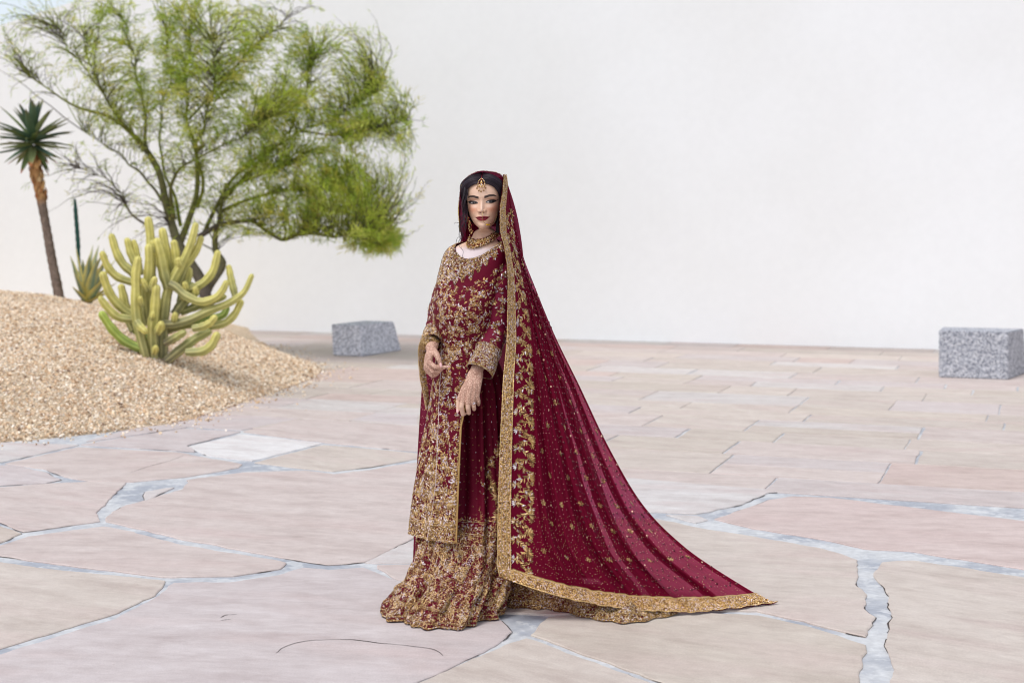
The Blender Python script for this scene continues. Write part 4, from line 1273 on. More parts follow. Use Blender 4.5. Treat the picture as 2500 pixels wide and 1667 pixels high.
for pts in [[(1062, 505), (1052, 512), (1047, 511), (1043, 514)], [(1062, 545), (1053, 556), (1055, 565), (1064, 578), (1062, 590)], [(1060, 540), (1049, 550), (1047, 566), (1049, 590)]]:
    P = curve([W(x, y_, -.05) for x, y_ in pts], 24); add_tube(hb, P, .0007, 4, HB * 1.3, cap=False)
hair = hb.build('hair', M_hair, person)

# ---- clothing as measured surfaces
class Surf:
    def __init__(s, Gd, out=None, flip=False):
        s.G = np.asarray(Gd, float); s.nv, s.nu = s.G.shape[:2]
        di = np.gradient(s.G, axis=0); dj = np.gradient(s.G, axis=1)
        s.li = np.linalg.norm(di, axis=2); s.lj = np.linalg.norm(dj, axis=2)
        n = np.cross(dj, di); n /= np.linalg.norm(n, axis=2)[..., None] + 1e-12
        if flip: n = -n
        s.N = n; s.Ti = di / (s.li[..., None] + 1e-9); s.Tj = dj / (s.lj[..., None] + 1e-9)
    def _b(s, A, i, j):
        i = np.clip(i, 0, s.nv - 1.001); j = np.clip(j, 0, s.nu - 1.001)
        a = i.astype(int); b = j.astype(int); f = i - a; g = j - b
        if A.ndim == 3: f = f[..., None]; g = g[..., None]
        return (A[a, b] * (1 - f) + A[a + 1, b] * f) * (1 - g) + (A[a, b + 1] * (1 - f) + A[a + 1, b + 1] * f) * g
    def at(s, i, j):
        i = np.atleast_1d(np.asarray(i, float)); j = np.atleast_1d(np.asarray(j, float))
        n = s._b(s.N, i, j); ti = s._b(s.Ti, i, j); tj = s._b(s.Tj, i, j)
        return s._b(s.G, i, j), n, ti, tj
    def step(s, i, j, dx, dy):
        li = s._b(s.li, np.array([i]), np.array([j]))[0]; lj = s._b(s.lj, np.array([i]), np.array([j]))[0]
        return i + dy / max(li, 1e-5), j + dx / max(lj, 1e-5)


GOLDS = np.array([srgb(172, 136, 84), srgb(194, 156, 98), srgb(146, 110, 66), srgb(212, 180, 126), srgb(122, 90, 56)])
SILV = np.array([srgb(214, 200, 208), srgb(232, 222, 226), srgb(190, 172, 180), srgb(222, 198, 170)])


class Emb:
    """embroidery: small raised leaf-shaped stitches laid on a cloth surface"""
    def __init__(s, surf): s.s = surf; s.I = []; s.J = []; s.A = []; s.L = []; s.Wd = []; s.C = []; s.Lift = []
    def put(s, i, j, ang, L, w, col, lift=.0012):
        s.I.append(i); s.J.append(j); s.A.append(ang); s.L.append(L); s.Wd.append(w); s.C.append(col); s.Lift.append(lift)
    def off(s, i, j, dx, dy, ang, L, w, col, lift=.0012):
        a, b = s.s.step(i, j, dx, dy); s.put(a, b, ang, L, w, col, lift)
    def gold(s, p_s=.15):
        return SILV[rng.integers(0, 4)] * rng.uniform(.8, 1.0) if rng.random() < p_s else GOLDS[rng.integers(0, 5)] * rng.uniform(.72, 1.12)
    def flower(s, i, j, r, n=6, ps=.2, rings=1, a0=None):
        a0 = rng.uniform(0, 6.28) if a0 is None else a0
        for rg_ in range(rings):
            rr = r * (1 - .42 * rg_)
            for k in range(n):
                a = a0 + k * 6.2832 / n + rg_ * .5
                s.off(i, j, rr * .58 * math.cos(a), rr * .58 * math.sin(a), a, rr * .95, rr * .55, s.gold(ps), .0014 + .0008 * rg_)
        s.put(i, j, 0, r * .42, r * .42, s.gold(.35), .0024)
    def fan(s, i, j, a, r, n=5, spread=1.9, ps=.15):
        for k in range(n):
            b = a + (k / (n - 1) - .5) * spread
            s.off(i, j, r * .55 * math.cos(b), r * .55 * math.sin(b), b, r * 1.0, r * .34, s.gold(ps))
    def paisley(s, i, j, a, r, ps=.12):
        ca, sa = math.cos(a), math.sin(a); base_ = s.gold(.1)
        for k in range(15):
            tt = k / 15 * 6.2832
            x = r * (.55 * math.cos(tt)) * (1 - .0 * tt); y = r * .95 * math.sin(tt); x *= (1 - .45 * (y / r + .95) / 1.9) ; x += .28 * r * max(0, y / r) ** 2
            X_, Y_ = x * ca - y * sa, x * sa + y * ca
            s.off(i, j, X_, Y_, a + tt + 1.57, r * .42, r * .2, SILV[rng.integers(0, 4)] if rng.random() < ps * 2 else GOLDS[3] * rng.uniform(.8, 1.1), .002)
        for k in range(9):
            y = r * (-.7 + 1.25 * k / 8); s.off(i, j, (-.2 * r if k % 2 else .2 * r) * (.9 - .5 * k / 8) * ca - y * sa, (-.2 * r if k % 2 else .2 * r) * sa + y * ca, a + (1.0 if k % 2 else -1.0) + 1.57, r * .45, r * .17, base_ * rng.uniform(.7, 1.1), .0016)
    def vine(s, i, j, length, amp, lam, leaf=.015, ps=.15, ph=0.0, stop=None, drift=0.0, wmul=1.0):
        ds = .0055; n = int(length / ds); prev = 0.0; side = 1
        for k in range(n):
            y = k * ds; x = amp * math.sin(2 * math.pi * y / lam + ph) + drift * y
            if k: i, j = s.s.step(i, j, x - prev, ds)
            sl = math.atan2(ds, (amp * 2 * math.pi / lam * math.cos(2 * math.pi * y / lam + ph)) * ds + 1e-9)
            prev = x
            if i >= s.s.nv - 1.5 or (stop and stop(i, j)): break
            s.put(i, j, sl, .0075, .0020, s.gold(.05) * .9)
            if k % 2 == 0:
                side = -side; a = sl + side * rng.uniform(.6, 1.1); L = leaf * rng.uniform(.75, 1.2)
                s.off(i, j, L * .55 * math.cos(a), L * .55 * math.sin(a), a, L, L * .45 * wmul, s.gold(ps))
            phs = (y / lam + ph / 6.2832) % .5
            if abs(phs - .25) < ds / lam * .51:
                sd = 1 if math.sin(2 * math.pi * y / lam + ph) > 0 else -1
                a_, b_ = s.s.step(i, j, -sd * (amp * .75 + .006), .004)
                s.flower(a_, b_, leaf * .74 * rng.uniform(.75, 1.15), rng.integers(5, 8), ps * 1.4)
    def spray(s, i, j, a, L, ps=.2):
        """curling sprig: paired leaves on a bent stem, a small blossom at its end"""
        n = int(L / .006); cv = rng.choice([-1, 1]) * rng.uniform(.16, .34)
        for k in range(n):
            a += cv; i, j = s.s.step(i, j, .006 * math.cos(a), .006 * math.sin(a))
            s.put(i, j, a, .008, .0028, s.gold(.08))
            for sd in (-1, 1):
                b = a + sd * rng.uniform(.7, 1.0); Lf = .013 * (1 - .4 * k / n) * rng.uniform(.8, 1.2)
                s.off(i, j, Lf * .55 * math.cos(b), Lf * .55 * math.sin(b), b, Lf, Lf * .42, s.gold(ps))
        s.flower(i, j, rng.uniform(.008, .012), rng.integers(5, 8), ps * 1.3)
    def scatter(s, n, i0, i1, j0, j1, Lr=(.007, .012), wr=.4, ps=.15, ang=None, ok=None, pal_=None):
        """even cover; area weighted"""
        wgt = (s.s.li * s.s.lj); a = int(max(0, i0)); b = int(min(s.s.nv - 1, i1)); c = int(max(0, j0)); d = int(min(s.s.nu - 1, j1))
        p = wgt[a:b + 1, c:d + 1].ravel(); p = p / p.sum()
        idx = rng.choice(len(p), n, p=p); w_ = d - c + 1
        ii = a + idx // w_ + rng.random(n) - .5; jj = c + idx % w_ + rng.random(n) - .5
        for x, y in zip(ii, jj):
            if ok and not ok(x, y): continue
            L = rng.uniform(*Lr); s.put(x, y, rng.uniform(0, 6.28) if ang is None else ang + rng.normal(0, .4), L, L * wr, s.gold(ps) if pal_ is None else pal_[rng.integers(0, len(pal_))], rng.uniform(.0008, .0026))
    def build(s, name, parent, keep=None, mat=None):
        I, J = np.array(s.I), np.array(s.J); ang = np.array(s.A); L = np.array(s.L); w = np.array(s.Wd); c = np.array(s.C); lf = np.array(s.Lift)
        ok = (I >= 0) & (I <= s.s.nv - 1) & (J >= 0) & (J <= s.s.nu - 1)
        if keep is not None: ok &= keep(I, J)
        I, J, ang, L, w, c, lf = I[ok], J[ok], ang[ok], L[ok], w[ok], c[ok], lf[ok]
        P, N_, ti, tj = s.s.at(I, J)
        D = tj * np.cos(ang)[:, None] + ti * np.sin(ang)[:, None]
        D -= N_ * (D * N_).sum(1)[:, None]; D /= np.linalg.norm(D, axis=1)[:, None] + 1e-9
        N_ = N_ + rng.normal(0, .16, N_.shape); N_ /= np.linalg.norm(N_, axis=1)[:, None]
        S_ = np.cross(N_, D)
        P = P + s.s._b(s.s.N, I, J) * lf[:, None]
        h = np.minimum(w * .35, .0022)[:, None]
        V = np.stack([P - D * (L * .5)[:, None], P + S_ * (w * .5)[:, None], P + D * (L * .5)[:, None], P - S_ * (w * .5)[:, None], P + N_ * h], 1)
        F = np.array([(0, 3, 4), (3, 2, 4), (2, 1, 4), (1, 0, 4)])[None] + 5 * np.arange(len(P))[:, None, None]
        return mesh_np(name, V.reshape(-1, 3), F.reshape(-1, 3), mat or M_emb, parent, np.repeat(c, 5, 0), smooth=False, kind='stuff')


def ringgrid(R, Yv, phis, fold, front=-.42):
    """R rows: Y, XL, XR, dYfront, dYback, half depth, centre y"""
    R = np.array(R, float)
    prm = pch_rows(Yv, R[:, 0], R[:, 1:])
    Gd = np.zeros((len(Yv), len(phis), 3))
    c = np.cos(phis - front)
    for k, Y in enumerate(Yv):
        XL, XR, df, db, b, cy = prm[k]
        A = W(XL, Y, cy); B = W(XR, Y, cy)
        cx = (A[0] + B[0]) / 2; a = (B[0] - A[0]) / 2
        e = .93
        fo = fold(phis, Y)
        x = cx + (a + fo) * np.sign(np.sin(phis)) * np.abs(np.sin(phis)) ** e
        y = cy - (b + fo) * np.sign(np.cos(phis)) * np.abs(np.cos(phis)) ** e
        Yd = Y + df * np.maximum(c, 0) ** 1.5 + db * np.maximum(-c, 0) ** 1.5
        z = CAM_H - (K * Yd - HORIZON) / FPX * (CAM_D + cy)
        Gd[k] = np.stack([x, y, np.broadcast_to(z, x.shape)], -1)
    return Gd


# tunic: Y of the sides, left, right, front drop, back rise, half depth, centre
TR = [(560, 1046, 1149, 34, -12, .066, .0), (566, 1031, 1158, 40, -10, .088, .0), (580, 1019, 1165, 44, -8, .100, .0), (604, 1012, 1166, 40, -6, .110, .0), (640, 1004, 1160, 26, -2, .118, -.005), (680, 998, 1150, 12, 0, .128, -.010),
      (712, 996, 1142, 2, 0, .130, -.012), (750, 1000, 1137, 0, 0, .118, -.008), (790, 1003, 1134, 0, 0, .110, -.004), (830, 1002, 1136, 0, 0, .115, -.002), (880, 995, 1142, 0, 0, .128, 0), (950, 986, 1148, 0, 0, .142, 0), (1030, 975, 1153, 0, 0, .152, 0), (1110, 965, 1158, 0, 0, .162, 0), (1180, 956, 1163, 0, 0, .170, 0), (1222, 951, 1166, 0, 0, .174, 0)]
phis = np.linspace(-math.pi, math.pi, 241)


def tfold(p, Y):
    a = .020 * sstep(800, 1150, Y)
    f = .55 * np.sin(5 * p + 1.9 + .25 * math.sin(Y * .012)) + .35 * np.sin(9 * p + 2.2) + .22 * np.sin(15 * p + .5 + Y * .004)
    bu = .004 * sstep(640, 700, Y) * sstep(800, 720, Y) * np.sin(3 * p + 1)
    return a * f + bu


Yt = np.concatenate([np.linspace(560, 640, 24), np.linspace(645, 1222, 110)])
TG = ringgrid(TR, Yt, phis, tfold)
nyt, npt = len(Yt), len(phis)
# slit at her left side, opening downwards
XP = lambda P: (P[..., 0] / (P[..., 1] + CAM_D) * FPX + 1250) / K
slitX = np.interp(Yt, [835, 880, 925, 960, 1100, 1222], [1112, 1090, 1068, 1060, 1054, 1050])
Xs = XP(TG)
frontside = np.abs(phis)[None, :] < 1.9
cutout = (Yt[:, None] > 838) & (phis[None, :] > -.6) & (phis[None, :] < 1.9) & (Xs > slitX[:, None])
F = gridF(nyt, npt)
fm = ~(cutout.ravel()[F].all(1))
tunic = mesh_np('tunic', TG.reshape(-1, 3), F[fm], M_velvet, person)
md = tunic.modifiers.new('cloth_thickness', 'SOLIDIFY'); md.thickness = .0015; md.offset = -1
TS = Surf(TG)
if (TS.N[60, 120] * np.array([0, -1, 0])).sum() < 0: TS = Surf(TG, flip=True)
jx = lambda ph: (ph + math.pi) / (2 * math.pi) * (npt - 1)
yi = lambda Y: float(np.interp(Y, Yt, np.arange(nyt)))
E = Emb(TS)
yoke_ok = lambda i, j: (lambda q: XY_Y(q) < np.interp(XP(q), [1000, 1050, 1085, 1118, 1150], [652, 647, 634, 602, 574]) + 8 * math.sin(XP(q) * .35))(TS._b(TS.G, np.array([i]), np.array([j]))[0])
XY_Y = lambda q: float(((CAM_H - q[2]) / (q[1] + CAM_D) * FPX + HORIZON) / K)
keep_t = lambda I, J: ~cutout[np.clip(np.round(I).astype(int), 0, nyt - 1), np.clip(np.round(J).astype(int), 0, npt - 1)]
# neckline yoke, dense
E.scatter(3200, 0, yi(660), jx(-2.2), jx(1.6), (.006, .011), .42, 0, ok=yoke_ok, pal_=GOLDS[[0, 2, 4, 4]] * .6)
E.scatter(4200, 0, yi(660), jx(-2.2), jx(1.6), (.008, .014), .38, .32, ok=yoke_ok)
for k in range(110):
    i_, j_ = rng.uniform(1, yi(650)), rng.uniform(jx(-2.0), jx(1.4))
    if yoke_ok(i_, j_): E.flower(i_, j_, rng.uniform(.010, .015), 6, .45)
for ph in np.linspace(-2.6, 1.9, 110):
    E.put(.4, jx(ph), 1.57, .008, .006, E.gold(.2), .003)
# vines over the body of the tunic
for k, ph in enumerate(np.arange(-1.85, 1.4, .27)):
    E.vine(yi(600 if ph > .1 else 614) + rng.uniform(0, 3), jx(ph), .95, 0.012 + rng.uniform(-.003, .004), .085 + rng.uniform(-.012, .012), .0165, .20, rng.uniform(0, 6.28))
for k in range(250):
    i = rng.uniform(yi(640), nyt - 6); j = rng.uniform(jx(-1.8), jx(1.2))
    E.spray(i, j, rng.uniform(0, 6.28), rng.uniform(.03, .055), .25)
# fuller towards the hem
E.scatter(1500, yi(1000), nyt - 1, jx(-2.0), jx(.4), (.010, .017), .42, .16)
E.scatter(1900, yi(1110), nyt - 1, jx(-2.2), jx(.4), (.009, .016), .42, .16)
for k in range(60): E.flower(rng.uniform(yi(1040), nyt - 4), rng.uniform(jx(-1.9), jx(.2)), rng.uniform(.017, .026), 8, .3, 2)
E.scatter(1700, yi(1180), nyt - 1, jx(-2.4), jx(.6), (.007, .011), .45, .2)
for r_ in (yi(1184), yi(1189), yi(1218), yi(1221)):
    for j in np.arange(jx(-2.4), jx(.6), .42): E.put(r_, j, 0, .0065, .005, E.gold(.1), .0025)
# beaded seam down the front fold
sj = [jx(-.75 - .12 * math.sin(Y * .01)) for Y in range(800, 1222, 2)]
for Y, j in zip(range(800, 1222, 2), sj): E.put(yi(Y), j, 1.57, .005, .004, SILV[rng.integers(0, 4)] * .9, .003)
E.build('embroidery', tunic, keep_t)
# piped slit edge
sl_pts = []
for r_ in range(nyt):
    if Yt[r_] > 900:
        cand = np.where((phis > -.6) & (phis < 1.9) & (Xs[r_] <= slitX[r_]))[0]
        if len(cand): sl_pts.append(TG[r_, cand[-1]] + np.array([0.002, -.003, 0]))
sl_pts = curve(np.array(sl_pts)[::3], 80)
pb_ = Bag(); add_tube(pb_, sl_pts, .0042, 6, GOLDS[1])
for k in range(300):
    p = sl_pts[rng.integers(0, 80)] + rng.normal(0, .002, 3) + np.array([-.004, -.002, 0]); V, Fq = ellipsoid(p, (.0022,) * 3, 5, 4); pb_.add(V, Fq, GOLDS[rng.integers(0, 5)])
pb_.build('slit_edging', M_emb, tunic)

# skirt
SR = [(800, 1008, 1134, 0, 0, .085, .02), (900, 1002, 1160, 0, 0, .088, .02), (1000, 992, 1172, 0, 0, .096, .02), (1100, 980, 1184, 0, 0, .108, .02), (1190, 968, 1192, 0, 0, .140, .0), (1250, 960, 1188, 0, 0, .160, -.01), (1295, 951, 1178, 0, 0, .182, -.02), (1325, 938, 1168, 0, 0, .212, -.03), (1350, 918, 1160, 0, 0, .250, -.03), (1370, 900, 1156, 0, 0, .284, -.03), (1382, 889, 1154, 0, 0, .305, -.03), (1387, 885, 1154, 0, 0, .314, -.03)]
phk = np.linspace(-math.pi, math.pi, 301)


def sfold(p, Y):
    up = .020 * sstep(800, 900, Y) * sstep(1290, 1190, Y); dn = .042 * sstep(1190, 1330, Y)
    f1 = np.sin(17 * p + 1.0 + .003 * Y) * .6 + np.sin(29 * p + .4) * .4
    pl_ = lambda x: 1.6 * np.abs(np.sin(x)) ** .55 - 1.15
    f2 = .62 * pl_(2.5 * p + 1.15 + .0012 * (Y - 1250)) + .42 * pl_(4.5 * p + .3 - .002 * (Y - 1250)) + .20 * np.sin(17 * p + .012 * Y) + .16 * np.sin(27 * p + .05 * Y)
    notch = -.055 * np.exp(-((p + .17) / .10) ** 2) * sstep(870, 930, Y) * sstep(1225, 1180, Y)
    cr_ = np.array([mnoise.noise(Vector((math.sin(x) * 5, math.cos(x) * 5, Y * .045))) for x in p]) * .022 * sstep(1270, 1345, Y) * sstep(1390, 1375, Y)
    return up * f1 + dn * f2 + notch + cr_


Yk = np.concatenate([np.linspace(800, 1190, 60), np.linspace(1194, 1387, 64)])
SG = ringgrid(SR, Yk, phk, sfold)
SG[-1, :, 2] = .004; SG[-2:, :, 2] = np.maximum(SG[-2:, :, 2], .004)
skirt = mesh_np('skirt', SG.reshape(-1, 3), gridF(len(Yk), len(phk)), M_velvet, person)
md = skirt.modifiers.new('cloth_thickness', 'SOLIDIFY'); md.thickness = .002; md.offset = -1
KS = Surf(SG)
if KS.N[40, 150][1] > 0: KS = Surf(SG, flip=True)
jk = lambda ph: (ph + math.pi) / (2 * math.pi) * (len(phk) - 1)
ki = lambda Y: float(np.interp(Y, Yk, np.arange(len(Yk))))
E = Emb(KS)
# upper skirt: small motifs, a column of blossoms at the right
for Y in np.arange(860, 1180, 17):
    for ph in np.arange(-.3, 1.2, .14):
        p_ = ph + (.07 if int(Y / 17) % 2 else 0)
        if rng.random() < .55: E.flower(ki(Y), jk(p_), .0055, 5, .2)
        else: E.put(ki(Y), jk(p_), 1.57, .007, .005, E.gold(.3), .002)
for Y in np.arange(1010, 1190, 9):
    ph = .52 + .12 * math.sin(Y * .045); i, j = ki(Y), jk(ph)
    rg_ = .016 + .016 * sstep(1010, 1180, Y).item()
    (E.flower(i, j, rg_, 8, .12, 2) if int(Y / 9) % 3 == 0 else E.fan(i, j, rng.uniform(0, 6.28), rg_, 6, 2.4, .12))
    E.fan(i, jk(ph + rng.uniform(-.25, .3)), rng.uniform(0, 6.28), .014, 5, 2, .12)
for Y in np.arange(960, 1185, 13):
    E.fan(ki(Y), jk(.28 + .08 * rng.normal()), rng.uniform(0, 6.28), .006 + .010 * sstep(960, 1180, Y).item(), 5, 2.4, .12)
for Y in np.arange(900, 1180, 24): E.fan(ki(Y), jk(.02 + .05 * rng.normal()), 1.57, .009, 5, 2.2, .1)
E.scatter(1500, ki(1180), ki(1212), jk(-2.2), jk(1.7), (.007, .012), .45, .16)
for r_ in (1182, 1208, 1212, 1234):
    for j in np.arange(jk(-2.2), jk(1.8), .38): E.put(ki(r_), j, 0, .006, .0045, E.gold(.15), .003)
# dense flare: paisleys, curls, leaves
nT = len(Yk) - 1
E.scatter(15000, ki(1196), nT, jk(-2.5), jk(2.1), (.006, .011), .42, .0, pal_=GOLDS[[0, 2, 4, 4]] * .62)
E.scatter(10500, ki(1196), nT, jk(-2.5), jk(2.1), (.007, .0135), .40, .2)
for k in range(230):
    i = ki(1215) + (nT - ki(1215)) * rng.random() ** .8; j = rng.uniform(jk(-2.3), jk(2.0))
    E.paisley(i, j, rng.uniform(-.6, .6), rng.uniform(.020, .030))
for k in range(240):
    i = ki(1215) + (nT - ki(1215)) * rng.random(); j = rng.uniform(jk(-2.3), jk(2.0)); E.flower(i, j, rng.uniform(.010, .017), 7, .3, 2)
for r_ in (nT - .3, nT - 2, nT - 9, nT - 10):
    for j in np.arange(jk(-2.6), jk(2.2), .2): E.put(r_, j, 0, .0065, .0052, E.gold(.1), .0026)
E.build('embroidery', skirt)

# skirt train lying on the paving at the right
ns_, nc_ = 110, 46
sfr = np.linspace(0, 1, ns_)
Xf = 1118 + (1552 - 1118) * sfr
Yf = pchip(Xf, [1118, 1150, 1200, 1262, 1330, 1390, 1440, 1500, 1552], [1384, 1393, 1399, 1402, 1417, 1428, 1433, 1424, 1412])
TRG = np.zeros((ns_, nc_, 3))
for k in range(ns_):
    g = G(Xf[k], Yf[k] + 1.5 * math.sin(k * .5)); h = .022 + .150 * (1 - sfr[k]) ** 1.25 + .012 * math.sin(k * .33); dp = .20 - .06 * sfr[k]
    c = np.linspace(0, 1, nc_)
    y = g[1] + dp * c ** 1.05
    z = .004 + h * np.sin(np.minimum(c * 1.25, 1) * 1.57) ** .8 + .016 * (np.abs(np.sin(c * 6 + k * .16)) ** .6 - .5) * np.sin(np.minimum(c * 2.2, 1.57) * 1.0) * (1 - .55 * sfr[k])
    x = g[0] + .006 * np.sin(c * 7 + k * .3) + .04 * c
    TRG[k] = np.stack([x, y, np.maximum(z, .004)], -1)
train = mesh_np('skirt_train', TRG.reshape(-1, 3), gridF(ns_, nc_), M_velvet, skirt)
RS_ = Surf(TRG)
if RS_.N[50, 20][2] < 0: RS_ = Surf(TRG, flip=True)
E = Emb(RS_)
E.scatter(4200, 0, ns_ - 1, 0, 24, (.006, .011), .42, .0, pal_=GOLDS[[0, 2, 4, 4]] * .8)
E.scatter(5600, 0, ns_ - 1, 0, 26, (.007, .0135), .40, .2)
for k in range(60): E.paisley(rng.uniform(3, ns_ - 4), rng.uniform(2, 26), rng.uniform(0, 6.28), rng.uniform(.016, .024))
for k in range(80): E.flower(rng.uniform(3, ns_ - 4), rng.uniform(2, 36), rng.uniform(.009, .014), 7, .35, 2)
for c_ in (.5, 2.2, 9):
    for i in np.arange(0, ns_ - 1, .7): E.put(i, c_, 1.57, .0065, .005, E.gold(.12), .0026)
E.build('train_embroidery', skirt)

# sleeves
def sleeve(name, P, R, flat=1.0):
    P = curve(P, 70); R = pchip(np.linspace(0, 1, 70), *R)
    T, N_, B_ = frames(P)
    a = np.linspace(-math.pi, math.pi, 61)
    wr = 1 + .045 * np.sin(np.arange(70) * .55)[:, None] * np.cos(a * 2 + 1)[None] + .03 * np.sin(np.arange(70) * 1.1 + 1)[:, None] * np.cos(a * 3)[None]
    Gd = P[:, None] + (R[:, None] * wr)[..., None] * (np.cos(a)[None, :, None] * N_[:, None] + np.sin(a)[None, :, None] * B_[:, None])
    o = mesh_np(name, Gd.reshape(-1, 3), gridF(70, 61), M_sleeve, person)
    s = Surf(Gd)
    ctr = P[35]
    if ((s.N[35, 30]) * (Gd[35, 30] - ctr)).sum() < 0: s = Surf(Gd, flip=True)
    return o, s, P, R


sl, ss, P_, R_ = sleeve('sleeve', [H(1140, 596, .0), H(1148, 640, -.03), H(1146, 700, -.045), H(1141, 752, -.055), H(1124, 800, -.11), H(1108, 840, -.155), H(1102, 852, -.165)], ([0, .12, .3, .6, .8, 1], [.036, .050, .050, .047, .047, .050]))
E = Emb(ss)
for a in np.linspace(6, 56, 6): E.vine(2, a, .50, .012, .085, .0135, .32, rng.uniform(0, 6.28))
for k in range(60): E.flower(rng.uniform(4, 52), rng.uniform(2, 58), rng.uniform(.009, .014), 6, .4)
E.scatter(2300, 55, 69, 0, 60, (.007, .012), .42, .34)
for a in np.arange(0, 60, .7):
    for r_ in (69, 68.3, 55): E.put(r_, a, 0, .006, .005, E.gold(.1), .003)
E.build('embroidery', sl)
sl2, ss2, P_, R_ = sleeve('sleeve', [H(1046, 606, .04), H(1030, 650, .065), H(1013, 700, .07), H(1004, 748, .06), H(996, 772, -.02), H(991, 786, -.085), H(991, 790, -.10)], ([0, .15, .4, .65, .85, 1], [.036, .044, .044, .042, .040, .038]))
E = Emb(ss2)
for a in np.linspace(4, 57, 7): E.vine(2, a, .48, .011, .08, .013, .3, rng.uniform(0, 6.28))
E.scatter(1500, 54, 69, 0, 60, (.007, .012), .42, .22)
E.scatter(500, 0, 54, 0, 60, (.007, .012), .42, .3)
E.build('embroidery', sl2)

# ---- veil
VT = [(0, 1155, 401, -.018, 1163, 403, .02), (.05, 1152, 440, -.058, 1170, 440, .04), (.10, 1146, 480, -.080, 1179, 490, .05), (.15, 1146, 525, -.092, 1191, 545, .06), (.20, 1156, 570, -.110, 1203, 592, .07), (.28, 1164, 640, -.128, 1226, 652, .08), (.40, 1163, 760, -.152, 1273, 767, .08),
      (.52, 1155, 870, -.185, 1331, 886, .08), (.64, 1149, 1000, -.198, 1400, 1030, .075), (.76, 1145, 1130, -.208, 1480, 1163, .07), (.86, 1143, 1220, -.218, 1572, 1255, .055), (.955, 1143, 1293, -.232, 1735, 1362, .02), (1.0, 1147, 1322, -.240, 1787, 1391, .0)]
tb_ = .957
tv = np.concatenate([np.linspace(0, tb_, 150)[:-1], np.linspace(tb_, 1, 12)])
vp = pch_rows(tv, [r[0] for r in VT], np.array([r[1:] for r in VT]))
BW = .054
nvb = 9
ncol = nvb + 130
VG = np.zeros((len(tv), ncol, 3)); SV_ = np.zeros((len(tv), ncol))
for k, tt in enumerate(tv):
    xi, yi_, di_, xo, yo, do = vp[k]
    I_ = W(xi, yi_, di_); O_ = W(xo, yo, do)
    L = np.linalg.norm(O_ - I_); sb = min(BW / L, .72)
    s = np.concatenate([np.linspace(0, sb, nvb)[:-1], np.linspace(sb, 1, ncol - nvb + 1)])
    SV_[k] = s
    X = xi + (xo - xi) * s; Y = yi_ + (yo - yi_) * s
    sag = 44 * sstep(.55, 1.0, tt) * tt ** 3
    Y = Y + sag * 4 * s * (1 - s) * (1 - .25 * (s - .5))
    d = di_ + (do - di_) * s ** 1.0 - .085 * 4 * s * (1 - s) * sstep(.15, 1, tt)
    s0 = min(.8, sb + .092 / L); en = sstep(s0, s0 + .10, s) * sstep(1.0, .93, s) 
    A = .004 + .020 * tt
    sk = s - .05 * math.sin(tt * 5)
    fo = A * (.55 * np.sin(2 * np.pi * (7.2 * np.maximum(sk, 0) ** .9) + .6) + .40 * np.sin(2 * np.pi * 12.3 * sk + 1.0 + 2 * tt) + .28 * np.sin(2 * np.pi * 21.7 * sk + 3 * tt)) * (1 - .65 * sstep(.9, 1, tt))
    d = d + fo * en
    ed = .0035 * np.sin(tt * 40) * sstep(sb, 0, s)
    P = np.array([W(x, y_, d_) for x, y_, d_ in zip(X, Y, d + ed)])
    P[:, 2] = np.maximum(P[:, 2], .0045 + .0035 * np.sin(s * 55) ** 2 * sstep(.3, .6, s))
    VG[k] = P
veil = mesh_np('veil', VG.reshape(-1, 3), gridF(len(tv), ncol), M_veil, person)
VS = Surf(VG)
if VS.N[80, 60][1] > 0: VS = Surf(VG, flip=True)
kb = len(tv) - 12
# gold border bands: down the front edge and along the bottom
def strip(Gs, name):
    s = Surf(Gs)
    if s.N[len(Gs) // 2, Gs.shape[1] // 2][1] > 0: s = Surf(Gs, flip=True)
    top = Gs + s.N * .0025
    o = mesh_np(name, top.reshape(-1, 3), gridF(*Gs.shape[:2]), M_goldcloth, veil)
    return o, Surf(top, flip=not np.allclose(Surf(top).N[len(Gs) // 2, Gs.shape[1] // 2], s.N[len(Gs) // 2, Gs.shape[1] // 2], atol=.5))


bdg = np.array([srgb(196, 156, 94), srgb(214, 174, 108), srgb(170, 128, 74), srgb(226, 192, 136), srgb(130, 90, 54), srgb(226, 206, 206)])
ob, sb_ = strip(VG[:, :nvb], 'front_border')
E = Emb(sb_); E.scatter(9500, 0, len(tv) - 1, 0, nvb - 1, (.0055, .010), .55, .1, pal_=bdg)
for i in np.arange(0, len(tv) - 1, .42):
    for c_, cc in ((.15, 1), (nvb - 1.15, 1), (2.4, .7), (5.6, .7)): E.put(i, c_, 1.57, .006, .0045, GOLDS[3] * cc * rng.uniform(.8, 1.1), .0032)
for i in np.arange(2, len(tv) - 2, 1.9): E.flower(i, 4, .0085, 6, .3)
E.build('border_stitching', veil)
ob2, sb2 = strip(VG[kb:, :], 'hem_border')
E = Emb(sb2); E.scatter(10500, 0, 11, 4, ncol - 1, (.0055, .010), .55, .16, pal_=bdg)
for j in np.arange(nvb, ncol - 1, .30):
    for c_ in (.1, 10.8): E.put(c_, j, 0, .006, .0045, GOLDS[3] * rng.uniform(.8, 1.1), .0032)
    E.put(-.0 + .02, j, -1.57, .013, .003, GOLDS[1] * rng.uniform(.7, 1.1), .0015)
E.build('border_stitching', veil)
